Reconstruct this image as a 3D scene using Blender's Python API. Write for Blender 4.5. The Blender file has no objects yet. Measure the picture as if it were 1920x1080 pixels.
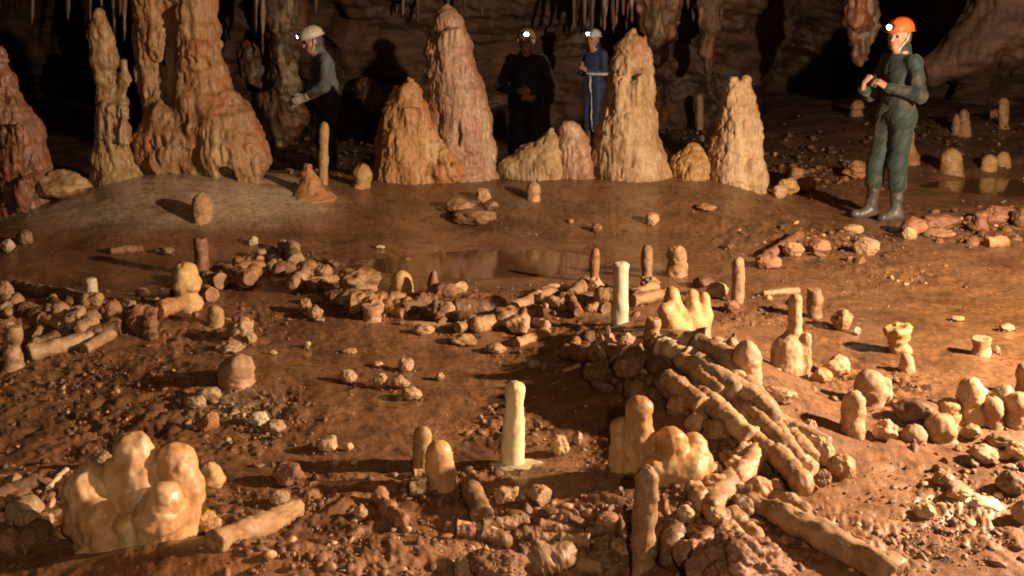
import bpy, math
import numpy as np
from mathutils import Vector, Matrix

SC = bpy.context.scene
COL = SC.collection
R = math.radians

# ------------------------------------------------------------------ camera
FPX = 1884.0
PITCH = math.atan((540 - 46) / FPX)
CAM = np.array([0.0, 0.0, 1.7])
cam_d = bpy.data.cameras.new('camera')
cam = bpy.data.objects.new('camera', cam_d)
COL.objects.link(cam)
cam.location = CAM
cam.rotation_euler = (math.pi / 2 - PITCH, 0, 0)
cam_d.sensor_width = 36.0
cam_d.lens = FPX / 1920 * 36
cam_d.clip_end = 200
SC.camera = cam

# ------------------------------------------------------------------ world: underground, almost black
w = bpy.data.worlds.new('World')
SC.world = w
w.use_nodes = True
bg = w.node_tree.nodes['Background']
bg.inputs[0].default_value = (1.0, 0.72, 0.5, 1)
bg.inputs[1].default_value = 0.012

# ------------------------------------------------------------------ assumed caving lamp that lights the chamber, unseen to the right, inferred from shadows
LAMP = np.array([4.5, 3.65, 2.0])
ld = bpy.data.lights.new('assumed_cave_lamp', 'POINT')
ld.energy = 3250
ld.color = (1.0, 0.73, 0.49)
ld.shadow_soft_size = 0.07
lo = bpy.data.objects.new('assumed_cave_lamp', ld)
lo.location = LAMP
COL.objects.link(lo)

# assumed weak fill light, added above and behind the camera to lift foreground shadows
pd = bpy.data.lights.new('assumed_fill_light', 'POINT')
pd.energy = 215
pd.color = (1.0, 0.76, 0.52)
pd.shadow_soft_size = 0.06
po = bpy.data.objects.new('assumed_fill_light', pd)
po.location = (0.45, -0.3, 2.1)
COL.objects.link(po)

SC.view_settings.view_transform = 'Standard'
SC.view_settings.look = 'None'
SC.view_settings.exposure = 0.0
SC.view_settings.gamma = 1.0
SC.view_settings.use_curve_mapping = False
SC.cycles.max_bounces = 5
SC.cycles.diffuse_bounces = 3
SC.cycles.glossy_bounces = 2
SC.cycles.transmission_bounces = 2
SC.cycles.sample_clamp_indirect = 4.0
SC.cycles.caustics_reflective = False
SC.cycles.caustics_refractive = False
SC.cycles.use_denoising = True
SC.cycles.pixel_filter_type = 'BLACKMAN_HARRIS'
SC.cycles.filter_width = 1.9

# ------------------------------------------------------------------ numeric helpers
rng = np.random.default_rng(11)
_perm = rng.permutation(512)
_perm = np.concatenate([_perm, _perm, _perm])
_grad = rng.normal(size=(512, 3))
_grad /= np.linalg.norm(_grad, axis=1)[:, None]


def pn(P):
    P = np.asarray(P, float)
    i = np.floor(P).astype(np.int64)
    f = P - i
    u = f * f * f * (f * (f * 6 - 15) + 10)
    i &= 511
    out = np.zeros(len(P))
    for dx in (0, 1):
        wx = u[:, 0] if dx else 1 - u[:, 0]
        a = _perm[i[:, 0] + dx]
        for dy in (0, 1):
            wy = u[:, 1] if dy else 1 - u[:, 1]
            b = _perm[(a + i[:, 1] + dy) & 511]
            for dz in (0, 1):
                wz = u[:, 2] if dz else 1 - u[:, 2]
                g = _grad[_perm[(b + i[:, 2] + dz) & 511]]
                out += wx * wy * wz * (g[:, 0] * (f[:, 0] - dx) + g[:, 1] * (f[:, 1] - dy) + g[:, 2] * (f[:, 2] - dz))
    return out * 1.5


def fbm(P, o=3, gain=0.5):
    P = np.asarray(P, float)
    r = np.zeros(len(P))
    a = 1.0
    for k in range(o):
        r += a * pn(P * 2 ** k + 17.3 * k)
        a *= gain
    return r


def sstep(a, b, x):
    t = np.clip((x - a) / (b - a), 0, 1)
    return t * t * (3 - 2 * t)


FWD = np.array([0, math.cos(PITCH), -math.sin(PITCH)])
UP = np.array([0, math.sin(PITCH), math.cos(PITCH)])


def ray(px, py):
    px = np.asarray(px, float)
    py = np.asarray(py, float)
    dx = (px - 960) / FPX
    dy = (540 - py) / FPX
    return np.stack([dx, FWD[1] + dy * UP[1], FWD[2] + dy * UP[2]], -1)


def P(px, py, Y):
    d = ray(px, py)
    return CAM + d * (Y / d[..., 1:2])


def mpp(p):
    return float(np.dot(np.asarray(p) - CAM, FWD)) / FPX


def gauss(x, y, cx, cy, sx, sy, a=0.0):
    ca, sa = math.cos(a), math.sin(a)
    u = (x - cx) * ca + (y - cy) * sa
    v = -(x - cx) * sa + (y - cy) * ca
    return np.exp(-(u / sx) ** 2 - (v / sy) ** 2)


def zat(x, y):
    """height of the cave floor"""
    x = np.asarray(x, float)
    y = np.asarray(y, float)
    z = 0.24 * sstep(7.9, 9.6, y) * (1 - sstep(10.35, 11.2, y)) * sstep(-3.4, -1.6, x) * (1 - sstep(1.9, 3.0, x))
    z = z + 0.42 * gauss(x, y, -3.35, 9.3, 1.15, 1.15) + 0.12 * gauss(x, y, -2.7, 8.4, .9, .6)
    z = z + 0.30 * gauss(x, y, 0.88, 4.42, 0.40, 0.70, 0.45)          # heap under the broken columns
    z = z + 0.10 * gauss(x, y, 1.0, 5.3, 0.5, 0.5)
    z = z + 0.08 * gauss(x, y, 0.50, 3.42, 0.28, 0.30)
    z = z + 0.14 * gauss(x, y, -2.75, 5.6, 0.75, 0.5)
    z = z + 0.05 * gauss(x, y, -1.35, 4.75, 0.4, 0.3)
    z = z + 0.06 * gauss(x, y, -1.5, 3.35, 0.5, 0.4)
    z = z + 0.06 * gauss(x, y, -0.4, 6.0, 1.3, 0.25)
    z = z - 0.06 * gauss(x, y, -0.3, 7.3, 1.4, 0.5)
    z = z - 0.10 * gauss(x, y, 5.4, 11.2, 1.5, 0.9)
    z = z - 0.24 * gauss(x, y, 0.20, 3.0, 0.26, 0.15) + 0.05 * gauss(x, y, 0.62, 3.0, 0.2, 0.2)
    z = z + 0.30 * sstep(11.5, 15, y) * sstep(2.0, 5, x)
    z = z + 0.13 * gauss(x, y, -0.92, 2.80, 0.48, 0.17)
    z = z - 0.08 * sstep(10.3, 11.2, y) * (1 - sstep(12.6, 13.6, y)) * (1 - sstep(1.8, 3.0, x))
    z = z + 0.10 * gauss(x, y, 2.0, 4.25, 0.45, 0.25)
    z = z + 0.012 * np.sin(x * 1.7 + y * .6) + 0.012 * np.sin(y * 2.1 - x * .9 + 1)
    return z


_T = np.concatenate([np.arange(1.5, 8, .01), np.arange(8, 32, .03)])


def G(px, py, off=0.0):
    """where the view ray of a photo pixel meets the floor (raised by off)"""
    px = np.atleast_1d(np.asarray(px, float))
    py = np.atleast_1d(np.asarray(py, float))
    d = ray(px, py)
    res = np.zeros((len(px), 3))
    for a in range(0, len(px), 2000):
        dd = d[a:a + 2000]
        dd = dd / dd[:, 1:2]
        X = dd[:, 0:1] * _T
        Z = CAM[2] + dd[:, 2:3] * _T
        below = Z < zat(X, np.broadcast_to(_T, X.shape)) + off
        below[:, -1] = True
        k = below.argmax(1)
        t = _T[k]
        res[a:a + 2000] = CAM + dd * t[:, None]
    return res if len(res) > 1 else res[0]


# ------------------------------------------------------------------ mesh helpers
def mesh_from(name, V, faces, smooth=True):
    """faces: list of (n,3) / (n,4) index arrays"""
    me = bpy.data.meshes.new(name)
    V = np.asarray(V, np.float32)
    me.vertices.add(len(V))
    me.vertices.foreach_set('co', V.ravel())
    faces = [np.asarray(f, np.int32) for f in faces if len(f)]
    loops = np.concatenate([f.ravel() for f in faces])
    cnt = np.concatenate([np.full(len(f), f.shape[1], np.int32) for f in faces])
    st = np.concatenate([[0], np.cumsum(cnt)[:-1]]).astype(np.int32)
    me.loops.add(len(loops))
    me.loops.foreach_set('vertex_index', loops)
    me.polygons.add(len(cnt))
    me.polygons.foreach_set('loop_start', st)
    me.polygons.foreach_set('loop_total', cnt)
    me.polygons.foreach_set('use_smooth', np.full(len(cnt), smooth, bool))
    me.update(calc_edges=True)
    me.validate()
    return me


def obj(name, V, faces, mats, origin=None, parent=None, smooth=True, mi=None):
    V = np.asarray(V, float)
    if origin is None:
        origin = np.array([(V[:, 0].min() + V[:, 0].max()) / 2, (V[:, 1].min() + V[:, 1].max()) / 2, V[:, 2].min()]) if parent is None else np.zeros(3)
    me = mesh_from(name, V - origin, faces, smooth)
    for m in (mats if isinstance(mats, (list, tuple)) else [mats]):
        me.materials.append(m)
    if mi is not None:
        me.polygons.foreach_set('material_index', np.asarray(mi, np.int32))
    o = bpy.data.objects.new(name, me)
    COL.objects.link(o)
    o.location = origin
    if parent is not None:
        o.parent = parent
    return o


def tag(o, label=None, cat=None, group=None, kind=None):
    if label: o['label'] = label
    if cat: o['category'] = cat
    if group: o['group'] = group
    if kind: o['kind'] = kind
    return o


def normals(V, faces):
    N = np.zeros_like(V)
    for f in faces:
        n = np.cross(V[f[:, 2]] - V[f[:, 0]], V[f[:, -1]] - V[f[:, 1]]) if f.shape[1] == 4 else np.cross(V[f[:, 1]] - V[f[:, 0]], V[f[:, 2]] - V[f[:, 0]])
        for k in range(f.shape[1]):
            np.add.at(N, f[:, k], n)
    return N / (np.linalg.norm(N, axis=1)[:, None] + 1e-12)


class SDF:
    def __init__(s, lo, hi, h):
        s.lo = np.asarray(lo, float); s.h = h
        s.n = np.ceil((np.asarray(hi, float) - s.lo) / h).astype(int) + 1
        s.F = np.full(s.n, 1.0, np.float32)
        s.ax = [s.lo[i] + h * np.arange(s.n[i]) for i in range(3)]

    def sub(s, lo, hi):
        a = np.clip(np.floor((lo - s.lo) / s.h).astype(int), 0, s.n)
        b = np.clip(np.ceil((hi - s.lo) / s.h).astype(int) + 1, 0, s.n)
        sl = tuple(slice(a[i], b[i]) for i in range(3))
        return sl, s.ax[0][sl[0]][:, None, None], s.ax[1][sl[1]][None, :, None], s.ax[2][sl[2]][None, None, :]

    def put(s, sl, d, k, cut=False):
        a = s.F[sl]
        if cut:
            d = -d
            t = np.clip(.5 + .5 * (d - a) / k, 0, 1)
            s.F[sl] = a * (1 - t) + d * t + k * t * (1 - t)
        else:
            t = np.clip(.5 + .5 * (d - a) / k, 0, 1)
            s.F[sl] = d * (1 - t) + a * t - k * t * (1 - t)

    def cap(s, a, b, ra, rb=None, k=.02, cut=False):
        a = np.asarray(a, float); b = np.asarray(b, float); rb = ra if rb is None else rb
        m = max(ra, rb) + k + 3 * s.h
        sl, X, Y, Z = s.sub(np.minimum(a, b) - m, np.maximum(a, b) + m)
        ab = b - a; L = float(ab @ ab) + 1e-12
        t = np.clip(((X - a[0]) * ab[0] + (Y - a[1]) * ab[1] + (Z - a[2]) * ab[2]) / L, 0, 1)
        d = np.sqrt((X - a[0] - t * ab[0]) ** 2 + (Y - a[1] - t * ab[1]) ** 2 + (Z - a[2] - t * ab[2]) ** 2) - (ra + (rb - ra) * t)
        s.put(sl, d, k, cut)

    def ell(s, c, r, k=.02, rot=None, cut=False):
        c = np.asarray(c, float); r = np.asarray(r, float)
        m = r.max() + k + 3 * s.h
        sl, X, Y, Z = s.sub(c - m, c + m)
        x, y, z = X - c[0], Y - c[1], Z - c[2]
        if rot is not None:   # rot columns = local axes
            x, y, z = (x * rot[0, i] + y * rot[1, i] + z * rot[2, i] for i in range(3))
        q = np.sqrt((x / r[0]) ** 2 + (y / r[1]) ** 2 + (z / r[2]) ** 2)
        g = np.sqrt((x / r[0] ** 2) ** 2 + (y / r[1] ** 2) ** 2 + (z / r[2] ** 2) ** 2) + 1e-9
        s.put(sl, q * (q - 1) / g, k, cut)

    def chain(s, pts, k=.03):
        """pts: list of (xyz, r)"""
        for (a, ra), (b, rb) in zip(pts[:-1], pts[1:]):
            s.cap(a, b, ra, rb, k)

    def mesh(s):
        F = np.pad(s.F, 1, constant_values=1.0); S = F < 0
        n = np.array(F.shape)
        c = np.zeros(n - 1, np.int8)
        offs = [(i, j, k) for i in (0, 1) for j in (0, 1) for k in (0, 1)]
        for i, j, k in offs:
            c += S[i:n[0] - 1 + i, j:n[1] - 1 + j, k:n[2] - 1 + k]
        idx = np.argwhere((c > 0) & (c < 8))
        vid = np.full(n - 1, -1, np.int64)
        vid[tuple(idx.T)] = np.arange(len(idx))
        acc = np.zeros((len(idx), 3)); num = np.zeros(len(idx))
        val = {o: F[idx[:, 0] + o[0], idx[:, 1] + o[1], idx[:, 2] + o[2]] for o in offs}
        for o in offs:
            for ax in range(3):
                if o[ax] == 0:
                    q = list(o); q[ax] = 1; q = tuple(q)
                    v0, v1 = val[o], val[q]
                    m = (v0 < 0) != (v1 < 0)
                    t = np.where(m, v0 / np.where(v0 == v1, 1, v0 - v1), 0)
                    p = np.tile(np.array(o, float), (len(idx), 1)); p[:, ax] = t
                    acc[m] += p[m]; num[m] += 1
        V = s.lo + s.h * (idx + acc / num[:, None] - 1)
        Q = []
        for ax in range(3):
            u, v = [(1, 2), (2, 0), (0, 1)][ax]
            a = [slice(1, -1)] * 3; b = [slice(1, -1)] * 3
            a[ax] = slice(0, -1); b[ax] = slice(1, None)
            sa, sb = S[tuple(a)], S[tuple(b)]
            e = np.argwhere(sa != sb); 
            o = np.ones(3, int); o[ax] = 0
            e0 = e + o
            inside = S[tuple(e0.T)]
            du = np.zeros(3, int); du[u] = 1
            dv = np.zeros(3, int); dv[v] = 1
            q = np.stack([vid[tuple((e0 - du - dv).T)], vid[tuple((e0 - dv).T)], vid[tuple(e0.T)], vid[tuple((e0 - du).T)]], 1)
            q[~inside] = q[~inside][:, ::-1]
            Q.append(q)
        return V, np.concatenate(Q)


def tube(spine, prof, seg=28, seed=0, amp=.06, freq=.9, fine=.02, squash=1.0):
    """solid of revolution about a bent spine: prof = rows of (s along the spine 0..1 by length, radius)"""
    spine = np.asarray(spine, float)
    L = np.concatenate([[0], np.cumsum(np.linalg.norm(np.diff(spine, axis=0), axis=1))])
    tot = L[-1]
    prof = np.asarray(prof, float)
    c = np.stack([np.interp(prof[:, 0] * tot, L, spine[:, i]) for i in range(3)], 1)
    ex0 = np.minimum(prof[:, 0], 0) * tot; ex1 = np.maximum(prof[:, 0] - 1, 0) * tot
    t0 = (spine[1] - spine[0]) / np.linalg.norm(spine[1] - spine[0]); t1 = (spine[-1] - spine[-2]) / np.linalg.norm(spine[-1] - spine[-2])
    c = c + ex0[:, None] * t0 + ex1[:, None] * t1
    tg = spine[-1] - spine[0]; tg = tg / np.linalg.norm(tg)
    ref = np.array([0, 0, 1.0]) if abs(tg[2]) < .8 else np.array([0, 1.0, 0])
    U = np.cross(ref, tg); U /= np.linalg.norm(U); W = np.cross(tg, U)
    th = np.linspace(0, 2 * np.pi, seg, endpoint=False)
    ring = np.cos(th)[:, None] * U + np.sin(th)[:, None] * W * squash
    V = (c[:, None, :] + prof[:, 1][:, None, None] * ring[None]).reshape(-1, 3)
    n = len(prof)
    i, j = np.meshgrid(np.arange(n - 1), np.arange(seg), indexing='ij')
    j2 = (j + 1) % seg
    Fq = np.stack([i * seg + j, i * seg + j2, (i + 1) * seg + j2, (i + 1) * seg + j], -1).reshape(-1, 4)
    Rm = prof[:, 1].max()
    N = normals(V, [Fq])
    off = np.array([seed * 3.71, seed * 1.93, seed * 7.3])
    q = (V - spine[0]) / Rm
    V = V + N * (Rm * (amp * fbm(q * freq + off, 2) + amp * .42 * fbm(q * freq * 2.6 + off + 3, 2) + fine * fbm(q * 5.5 + off, 3, .65) - fine * .9 * np.maximum(0, fbm(q * 2.8 + off + 7, 2) - .3)))[:, None]
    return V, [Fq]




def rod_profile(Rr, L, e0='flat', e1='dome', n=14, seed=0, var=.1, flare=0.0, bulge=None, dome=1.0, cone=0.0):
    rs = np.random.default_rng(seed + 5)
    ph = rs.uniform(0, 6.3, 3)
    lr = Rr / L
    rows = []

    def rad(t):
        v = 1 + var * (.6 * math.sin(t * 5 + ph[0]) + .4 * math.sin(t * 11 + ph[1]) + .3 * math.sin(t * 19 + ph[2]))
        v *= (1 + flare * (1 - t) ** 2 + (.28 * math.exp(-t / .07) if flare > 0 else 0)) * (1 - cone * t ** .8)
        if bulge:
            for (bt, bw, ba) in bulge:
                v *= 1 + ba * math.exp(-((t - bt) / bw) ** 2)
        return Rr * v
    a0 = min(lr * dome, .45) if e0 == 'dome' else 0.0
    a1 = min(lr * dome * (1 - cone), .45) if e1 == 'dome' else 0.0
    if e0 == 'dome':
        for a in np.linspace(0, 90, 9)[:-1]:
            rows.append((a0 * (1 - math.cos(R(a))), max(rad(a0) * math.sin(R(a)), 1e-4)))
    else:
        r0 = rad(0)
        rows += [(.05 * lr, 1e-4), (.0 * lr, r0 * .3), (.04 * lr, r0 * .62), (-.02 * lr, r0 * .86), (.05 * lr, r0 * .97)]
    lo_, hi_ = (a0 if e0 == 'dome' else .16 * lr), 1 - (a1 if e1 == 'dome' else .16 * lr)
    for t in np.linspace(lo_, hi_, n):
        rows.append((t, rad(t)))
    if e1 == 'dome':
        r1 = rad(1 - a1)
        for a in np.linspace(0, 90, 9)[1:]:
            rows.append((1 - a1 + a1 * math.sin(R(a)), max(r1 * math.cos(R(a)), 1e-4)))
    else:
        r1 = rad(1)
        rows += [(1 - .05 * lr, r1 * .97), (1 + .02 * lr, r1 * .86), (1 - .04 * lr, r1 * .62), (1.0, r1 * .3), (1 - .05 * lr, 1e-4)]
    return rows


import bmesh


def _ico(n):
    bm = bmesh.new()
    bmesh.ops.create_icosphere(bm, subdivisions=n, radius=1)
    V = np.array([v.co[:] for v in bm.verts]); Fc = np.array([[v.index for v in f.verts] for f in bm.faces])
    bm.free()
    return V, Fc


ICO = {n: _ico(n) for n in (2, 3, 5, 6)}


def stone_shape(seed, n=5, cuts=6, rough=.22):
    V, Fc = ICO[n]
    rs = np.random.default_rng(seed)
    V = V.copy()
    for _ in range(cuts):
        d = rs.normal(size=3); d /= np.linalg.norm(d)
        lim = rs.uniform(.55, .9)
        dd = V @ d
        V = V - np.where(dd > lim, (dd - lim) * .85, 0)[:, None] * d
    V = V * (1 + rough * fbm(V * 1.3 + seed * 2.7, 2) + (.05 * fbm(V * 5 + seed, 2) if n == 5 else .13 * fbm(V * 3.5 + seed, 4, .62) if n == 6 else 0))[:, None]
    return V, Fc

# ------------------------------------------------------------------ materials
class NT:
    def __init__(s, name):
        s.m = bpy.data.materials.new(name); s.m.use_nodes = True
        s.t = s.m.node_tree; s.b = s.t.nodes['Principled BSDF']

    def n(s, typ, **kw):
        nd = s.t.nodes.new(typ)
        for k, v in kw.items():
            if k.startswith('i_'):
                key = k[2:]
                nd.inputs[int(key) if key.isdigit() else key.replace('_', ' ')].default_value = v
            else:
                setattr(nd, k, v)
        return nd

    def l(s, a, b):
        s.t.links.new(a, b)

    def noise(s, vec, scale, detail=4, rough=.55, dist=0.0):
        nd = s.n('ShaderNodeTexNoise', i_Scale=scale, i_Detail=detail, i_Roughness=rough, i_Distortion=dist)
        if vec is not None: s.l(vec, nd.inputs['Vector'])
        return nd.outputs['Fac']

    def ramp(s, fac, stops):
        nd = s.n('ShaderNodeValToRGB')
        e = nd.color_ramp.elements
        while len(e) < len(stops): e.new(.5)
        for q, (p, c) in zip(e, stops):
            q.position = p; q.color = (*c, 1) if len(c) == 3 else c
        s.l(fac, nd.inputs[0])
        return nd.outputs[0]

    def mix(s, fac, a, b, mode='MIX'):
        nd = s.n('ShaderNodeMix', data_type='RGBA', blend_type=mode)
        for sock, v in ((nd.inputs[0], fac), (nd.inputs[6], a), (nd.inputs[7], b)):
            if hasattr(v, 'links') or hasattr(v, 'is_linked'): s.l(v, sock)
            elif isinstance(v, (int, float)): sock.default_value = v
            else: sock.default_value = (*v, 1)
        return nd.outputs[2]

    def math(s, op, a, b=0.0):
        nd = s.n('ShaderNodeMath', operation=op)
        for k, v in enumerate((a, b)):
            if hasattr(v, 'is_linked'): s.l(v, nd.inputs[k])
            else: nd.inputs[k].default_value = v
        return nd.outputs[0]


def rock(name, cols, scale=14., rough=(.5, .85), bump=.4, bdist=.006, sss=0.0, mud=(.10, .045, .018), mudamt=.5, stretch=1.0, speck=.35, coat=0.0, vary=.5, rust=0.0):
    """damp calcite / stone: blotched colour, mud stains, fine grain"""
    q = NT(name)
    tc = q.n('ShaderNodeTexCoord'); oi = q.n('ShaderNodeObjectInfo')
    add = q.n('ShaderNodeVectorMath', operation='ADD')
    sc = q.n('ShaderNodeVectorMath', operation='SCALE'); sc.inputs['Scale'].default_value = 31.0
    cmb = q.n('ShaderNodeCombineXYZ')
    for k in range(3): q.l(oi.outputs['Random'], cmb.inputs[k])
    q.l(cmb.outputs[0], sc.inputs[0]); q.l(tc.outputs['Object'], add.inputs[0]); q.l(sc.outputs[0], add.inputs[1])
    mp = q.n('ShaderNodeMapping'); mp.inputs['Scale'].default_value = (1, 1, stretch)
    q.l(add.outputs[0], mp.inputs[0]); v = mp.outputs[0]
    n1 = q.noise(v, scale, 5, .6, .4)
    n1b = q.noise(v, scale * .33, 3, .5)
    f = q.math('ADD', q.math('MULTIPLY', n1, .65), q.math('MULTIPLY', n1b, .35))
    k = len(cols)
    c = q.ramp(f, [(.34 + .32 * i / (k - 1), x) for i, x in enumerate(cols)])
    n2 = q.noise(v, scale * 7, 4, .7)
    sp = q.ramp(n2, [(.36, (1 - speck,) * 3), (.56, (1, 1, 1))])
    c = q.mix(1.0, c, sp, 'MULTIPLY')
    n3 = q.noise(v, scale * .8, 6, .65)
    mm = q.ramp(n3, [(.5, (0, 0, 0)), (.68, (mudamt,) * 3)])
    c = q.mix(mm, c, mud)
    if rust:   # broad streaks of iron stain and of clean pale calcite
        m2 = q.n('ShaderNodeMapping'); m2.inputs['Scale'].default_value = (1, 1, .28); q.l(add.outputs[0], m2.inputs[0])
        nr_ = q.noise(m2.outputs[0], 4.2, 4, .6, .8)
        c = q.mix(q.ramp(nr_, [(.53, (0, 0, 0)), (.66, (rust,) * 3)]), c, (.27, .095, .032))
        c = q.mix(q.ramp(nr_, [(.32, (rust * .8,) * 3), (.44, (0, 0, 0))]), c, (.50, .37, .22))
    hs = q.n('ShaderNodeHueSaturation'); q.l(c, hs.inputs['Color'])
    mr = q.n('ShaderNodeMapRange'); mr.inputs['To Min'].default_value = 1 - vary * .45; mr.inputs['To Max'].default_value = 1 + vary * .35
    q.l(oi.outputs['Random'], mr.inputs['Value']); q.l(mr.outputs[0], hs.inputs['Value'])
    q.l(hs.outputs[0], q.b.inputs['Base Color'])
    r = q.n('ShaderNodeMapRange'); r.inputs['To Min'].default_value = rough[0]; r.inputs['To Max'].default_value = rough[1]
    r.inputs['From Min'].default_value = .35; r.inputs['From Max'].default_value = .65
    q.l(n1b, r.inputs['Value']); q.l(r.outputs[0], q.b.inputs['Roughness'])
    h = q.math('ADD', q.math('MULTIPLY', n1, .6), q.math('MULTIPLY', n2, .3))
    bp = q.n('ShaderNodeBump', i_Strength=bump, i_Distance=bdist); q.l(h, bp.inputs['Height']); q.l(bp.outputs[0], q.b.inputs['Normal'])
    if sss:
        q.b.inputs['Subsurface Weight'].default_value = sss
        q.b.inputs['Subsurface Radius'].default_value = (.03, .016, .007)
        q.b.inputs['Subsurface Scale'].default_value = 1.0
    q.b.inputs['Coat Weight'].default_value = coat
    q.b.inputs['Coat Roughness'].default_value = .18
    return q.m


def plain(name, c, rough=.6, metal=0.0, bump=0.0, bscale=60., var=.25, emit=None, coat=0.0):
    q = NT(name)
    tc = q.n('ShaderNodeTexCoord')
    n = q.noise(tc.outputs['Object'], bscale * .3, 4, .6)
    d = tuple(x * (1 - var) for x in c); e = tuple(min(1, x * (1 + var)) for x in c)
    q.l(q.ramp(n, [(.35, d), (.65, e)]), q.b.inputs['Base Color'])
    q.b.inputs['Roughness'].default_value = rough; q.b.inputs['Metallic'].default_value = metal
    q.b.inputs['Coat Weight'].default_value = coat
    if bump:
        bp = q.n('ShaderNodeBump', i_Strength=bump, i_Distance=.004)
        q.l(q.noise(tc.outputs['Object'], bscale, 4, .6), bp.inputs['Height']); q.l(bp.outputs[0], q.b.inputs['Normal'])
    if emit:
        q.b.inputs['Emission Color'].default_value = (*emit[0], 1); q.b.inputs['Emission Strength'].default_value = emit[1]
    return q.m


M = {}
M['tan'] = rock('tan_calcite', [(.22, .105, .04), (.36, .20, .09), (.47, .29, .15)], 16, mudamt=.55)
M['pale'] = rock('pale_calcite', [(.32, .18, .08), (.45, .28, .145), (.56, .39, .23)], 16, mudamt=.4)
M['brown'] = rock('brown_calcite', [(.10, .048, .02), (.19, .095, .04), (.28, .155, .075)], 16, mudamt=.6)
M['red'] = rock('red_calcite', [(.17, .065, .03), (.27, .12, .06), (.35, .18, .10)], 16, mudamt=.5)
M['pink'] = rock('pinkish_calcite', [(.31, .15, .07), (.44, .245, .13), (.54, .35, .21)], 14, mudamt=.4)
M['yellow'] = rock('yellow_calcite', [(.36, .19, .06), (.48, .29, .11), (.55, .38, .18)], 12, mudamt=.25, sss=.15)
M['grey'] = rock('grey_calcite', [(.26, .15, .07), (.38, .245, .13), (.48, .345, .21)], 18, mudamt=.4)
M['white'] = rock('white_calcite', [(.42, .33, .21), (.55, .44, .29), (.62, .52, .37)], 10, mudamt=.12, speck=.12, sss=.3, bump=.2, vary=.1)
M['candle'] = rock('translucent_yellow_calcite', [(.56, .46, .23), (.66, .57, .32), (.73, .65, .42)], 9, mudamt=.08, speck=.08, sss=.5, bump=.18, rough=(.2, .4), vary=.1)
M['wax'] = rock('waxy_orange_calcite', [(.42, .19, .065), (.54, .30, .13), (.66, .48, .29)], 9, mudamt=.28, speck=.15, sss=.35, bump=.3, rough=(.36, .66), coat=.05, vary=.2)
M['waxdark'] = rock('muddy_orange_calcite', [(.34, .15, .045), (.46, .245, .09), (.56, .36, .17)], 12, mudamt=.3, speck=.25, sss=.15, bump=.4, rough=(.4, .65), vary=.2)
M['orange'] = rock('orange_calcite', [(.30, .12, .04), (.42, .20, .075), (.50, .29, .13)], 12, mudamt=.3, sss=.12)
# large flowstone: scale in metres is coarser
big = dict(scale=4.5, bump=.6, bdist=.02, stretch=.45, vary=.15, rough=(.42, .75), rust=.75)
M['col_tan'] = rock('tan_flowstone', [(.17, .08, .03), (.30, .165, .07), (.41, .26, .13)], mudamt=.3, **big)
M['col_pale'] = rock('pale_flowstone', [(.24, .135, .055), (.37, .24, .11), (.46, .32, .17)], mudamt=.3, **big)
M['col_orange'] = rock('orange_flowstone', [(.23, .085, .03), (.38, .175, .06), (.44, .27, .12)], mudamt=.3, **big)
M['col_pink'] = rock('pinkish_flowstone', [(.25, .125, .075), (.40, .24, .155), (.49, .33, .23)], mudamt=.28, **big)
M['col_red'] = rock('reddish_flowstone', [(.12, .045, .022), (.22, .095, .05), (.33, .17, .085)], mudamt=.35, **big)
M['col_cream'] = rock('cream_flowstone', [(.24, .135, .06), (.37, .235, .12), (.46, .33, .19)], mudamt=.3, **big)
M['col_yellow'] = rock('yellow_flowstone', [(.32, .16, .045), (.43, .25, .085), (.48, .33, .15)], mudamt=.2, **big)
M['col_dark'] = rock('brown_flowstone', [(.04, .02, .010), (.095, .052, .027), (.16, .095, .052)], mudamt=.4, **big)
M['rubble'] = rock('rubble_stone', [(.13, .06, .025), (.24, .125, .058), (.40, .26, .15)], 9, mudamt=.6, vary=0)

# ------------------------------------------------------------------ floor
ZONES = [  # photo px centre, px half-width, row half-height, weight : muddy rubble
    (120, 700, 210, 60, .7), (250, 790, 250, 60, .8), (470, 790, 120, 55, .9), (420, 620, 120, 40, .7), (560, 960, 200, 60, .8),
    (700, 1040, 220, 45, .9), (1000, 990, 190, 60, 1.), (1080, 640, 110, 50, .7), (1520, 450, 150, 40, 1.), (1700, 515, 110, 28, .6),
    (1830, 430, 130, 30, .9), (1800, 960, 150, 80, .8), (1560, 1010, 170, 60, .8), (1640, 720, 110, 45, .8), (1450, 600, 110, 40, .5),
    (900, 560, 220, 30, .7), (560, 500, 120, 25, .6), (60, 620, 110, 60, .6), (950, 800, 80, 45, .6), (1300, 980, 130, 70, .9),
    (850, 900, 130, 40, .5), (30, 930, 80, 60, .7), (1150, 860, 90, 60, .5), (330, 560, 60, 40, .5), (1500, 340, 110, 25, .7)]
ZW = []
for (zx, zy, rx, ry, wt) in ZONES:
    c = G(zx, zy); ry_m = abs(G(zx, zy - ry)[1] - G(zx, zy + ry)[1]) / 2
    ZW.append((c[0], c[1], rx * mpp(c), ry_m, wt))


def zone(x, y):
    r = np.zeros_like(x)
    for (cx, cy, sx, sy, wt) in ZW:
        r = np.maximum(r, wt * gauss(x, y, cx, cy, sx, sy))
    return r


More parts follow.
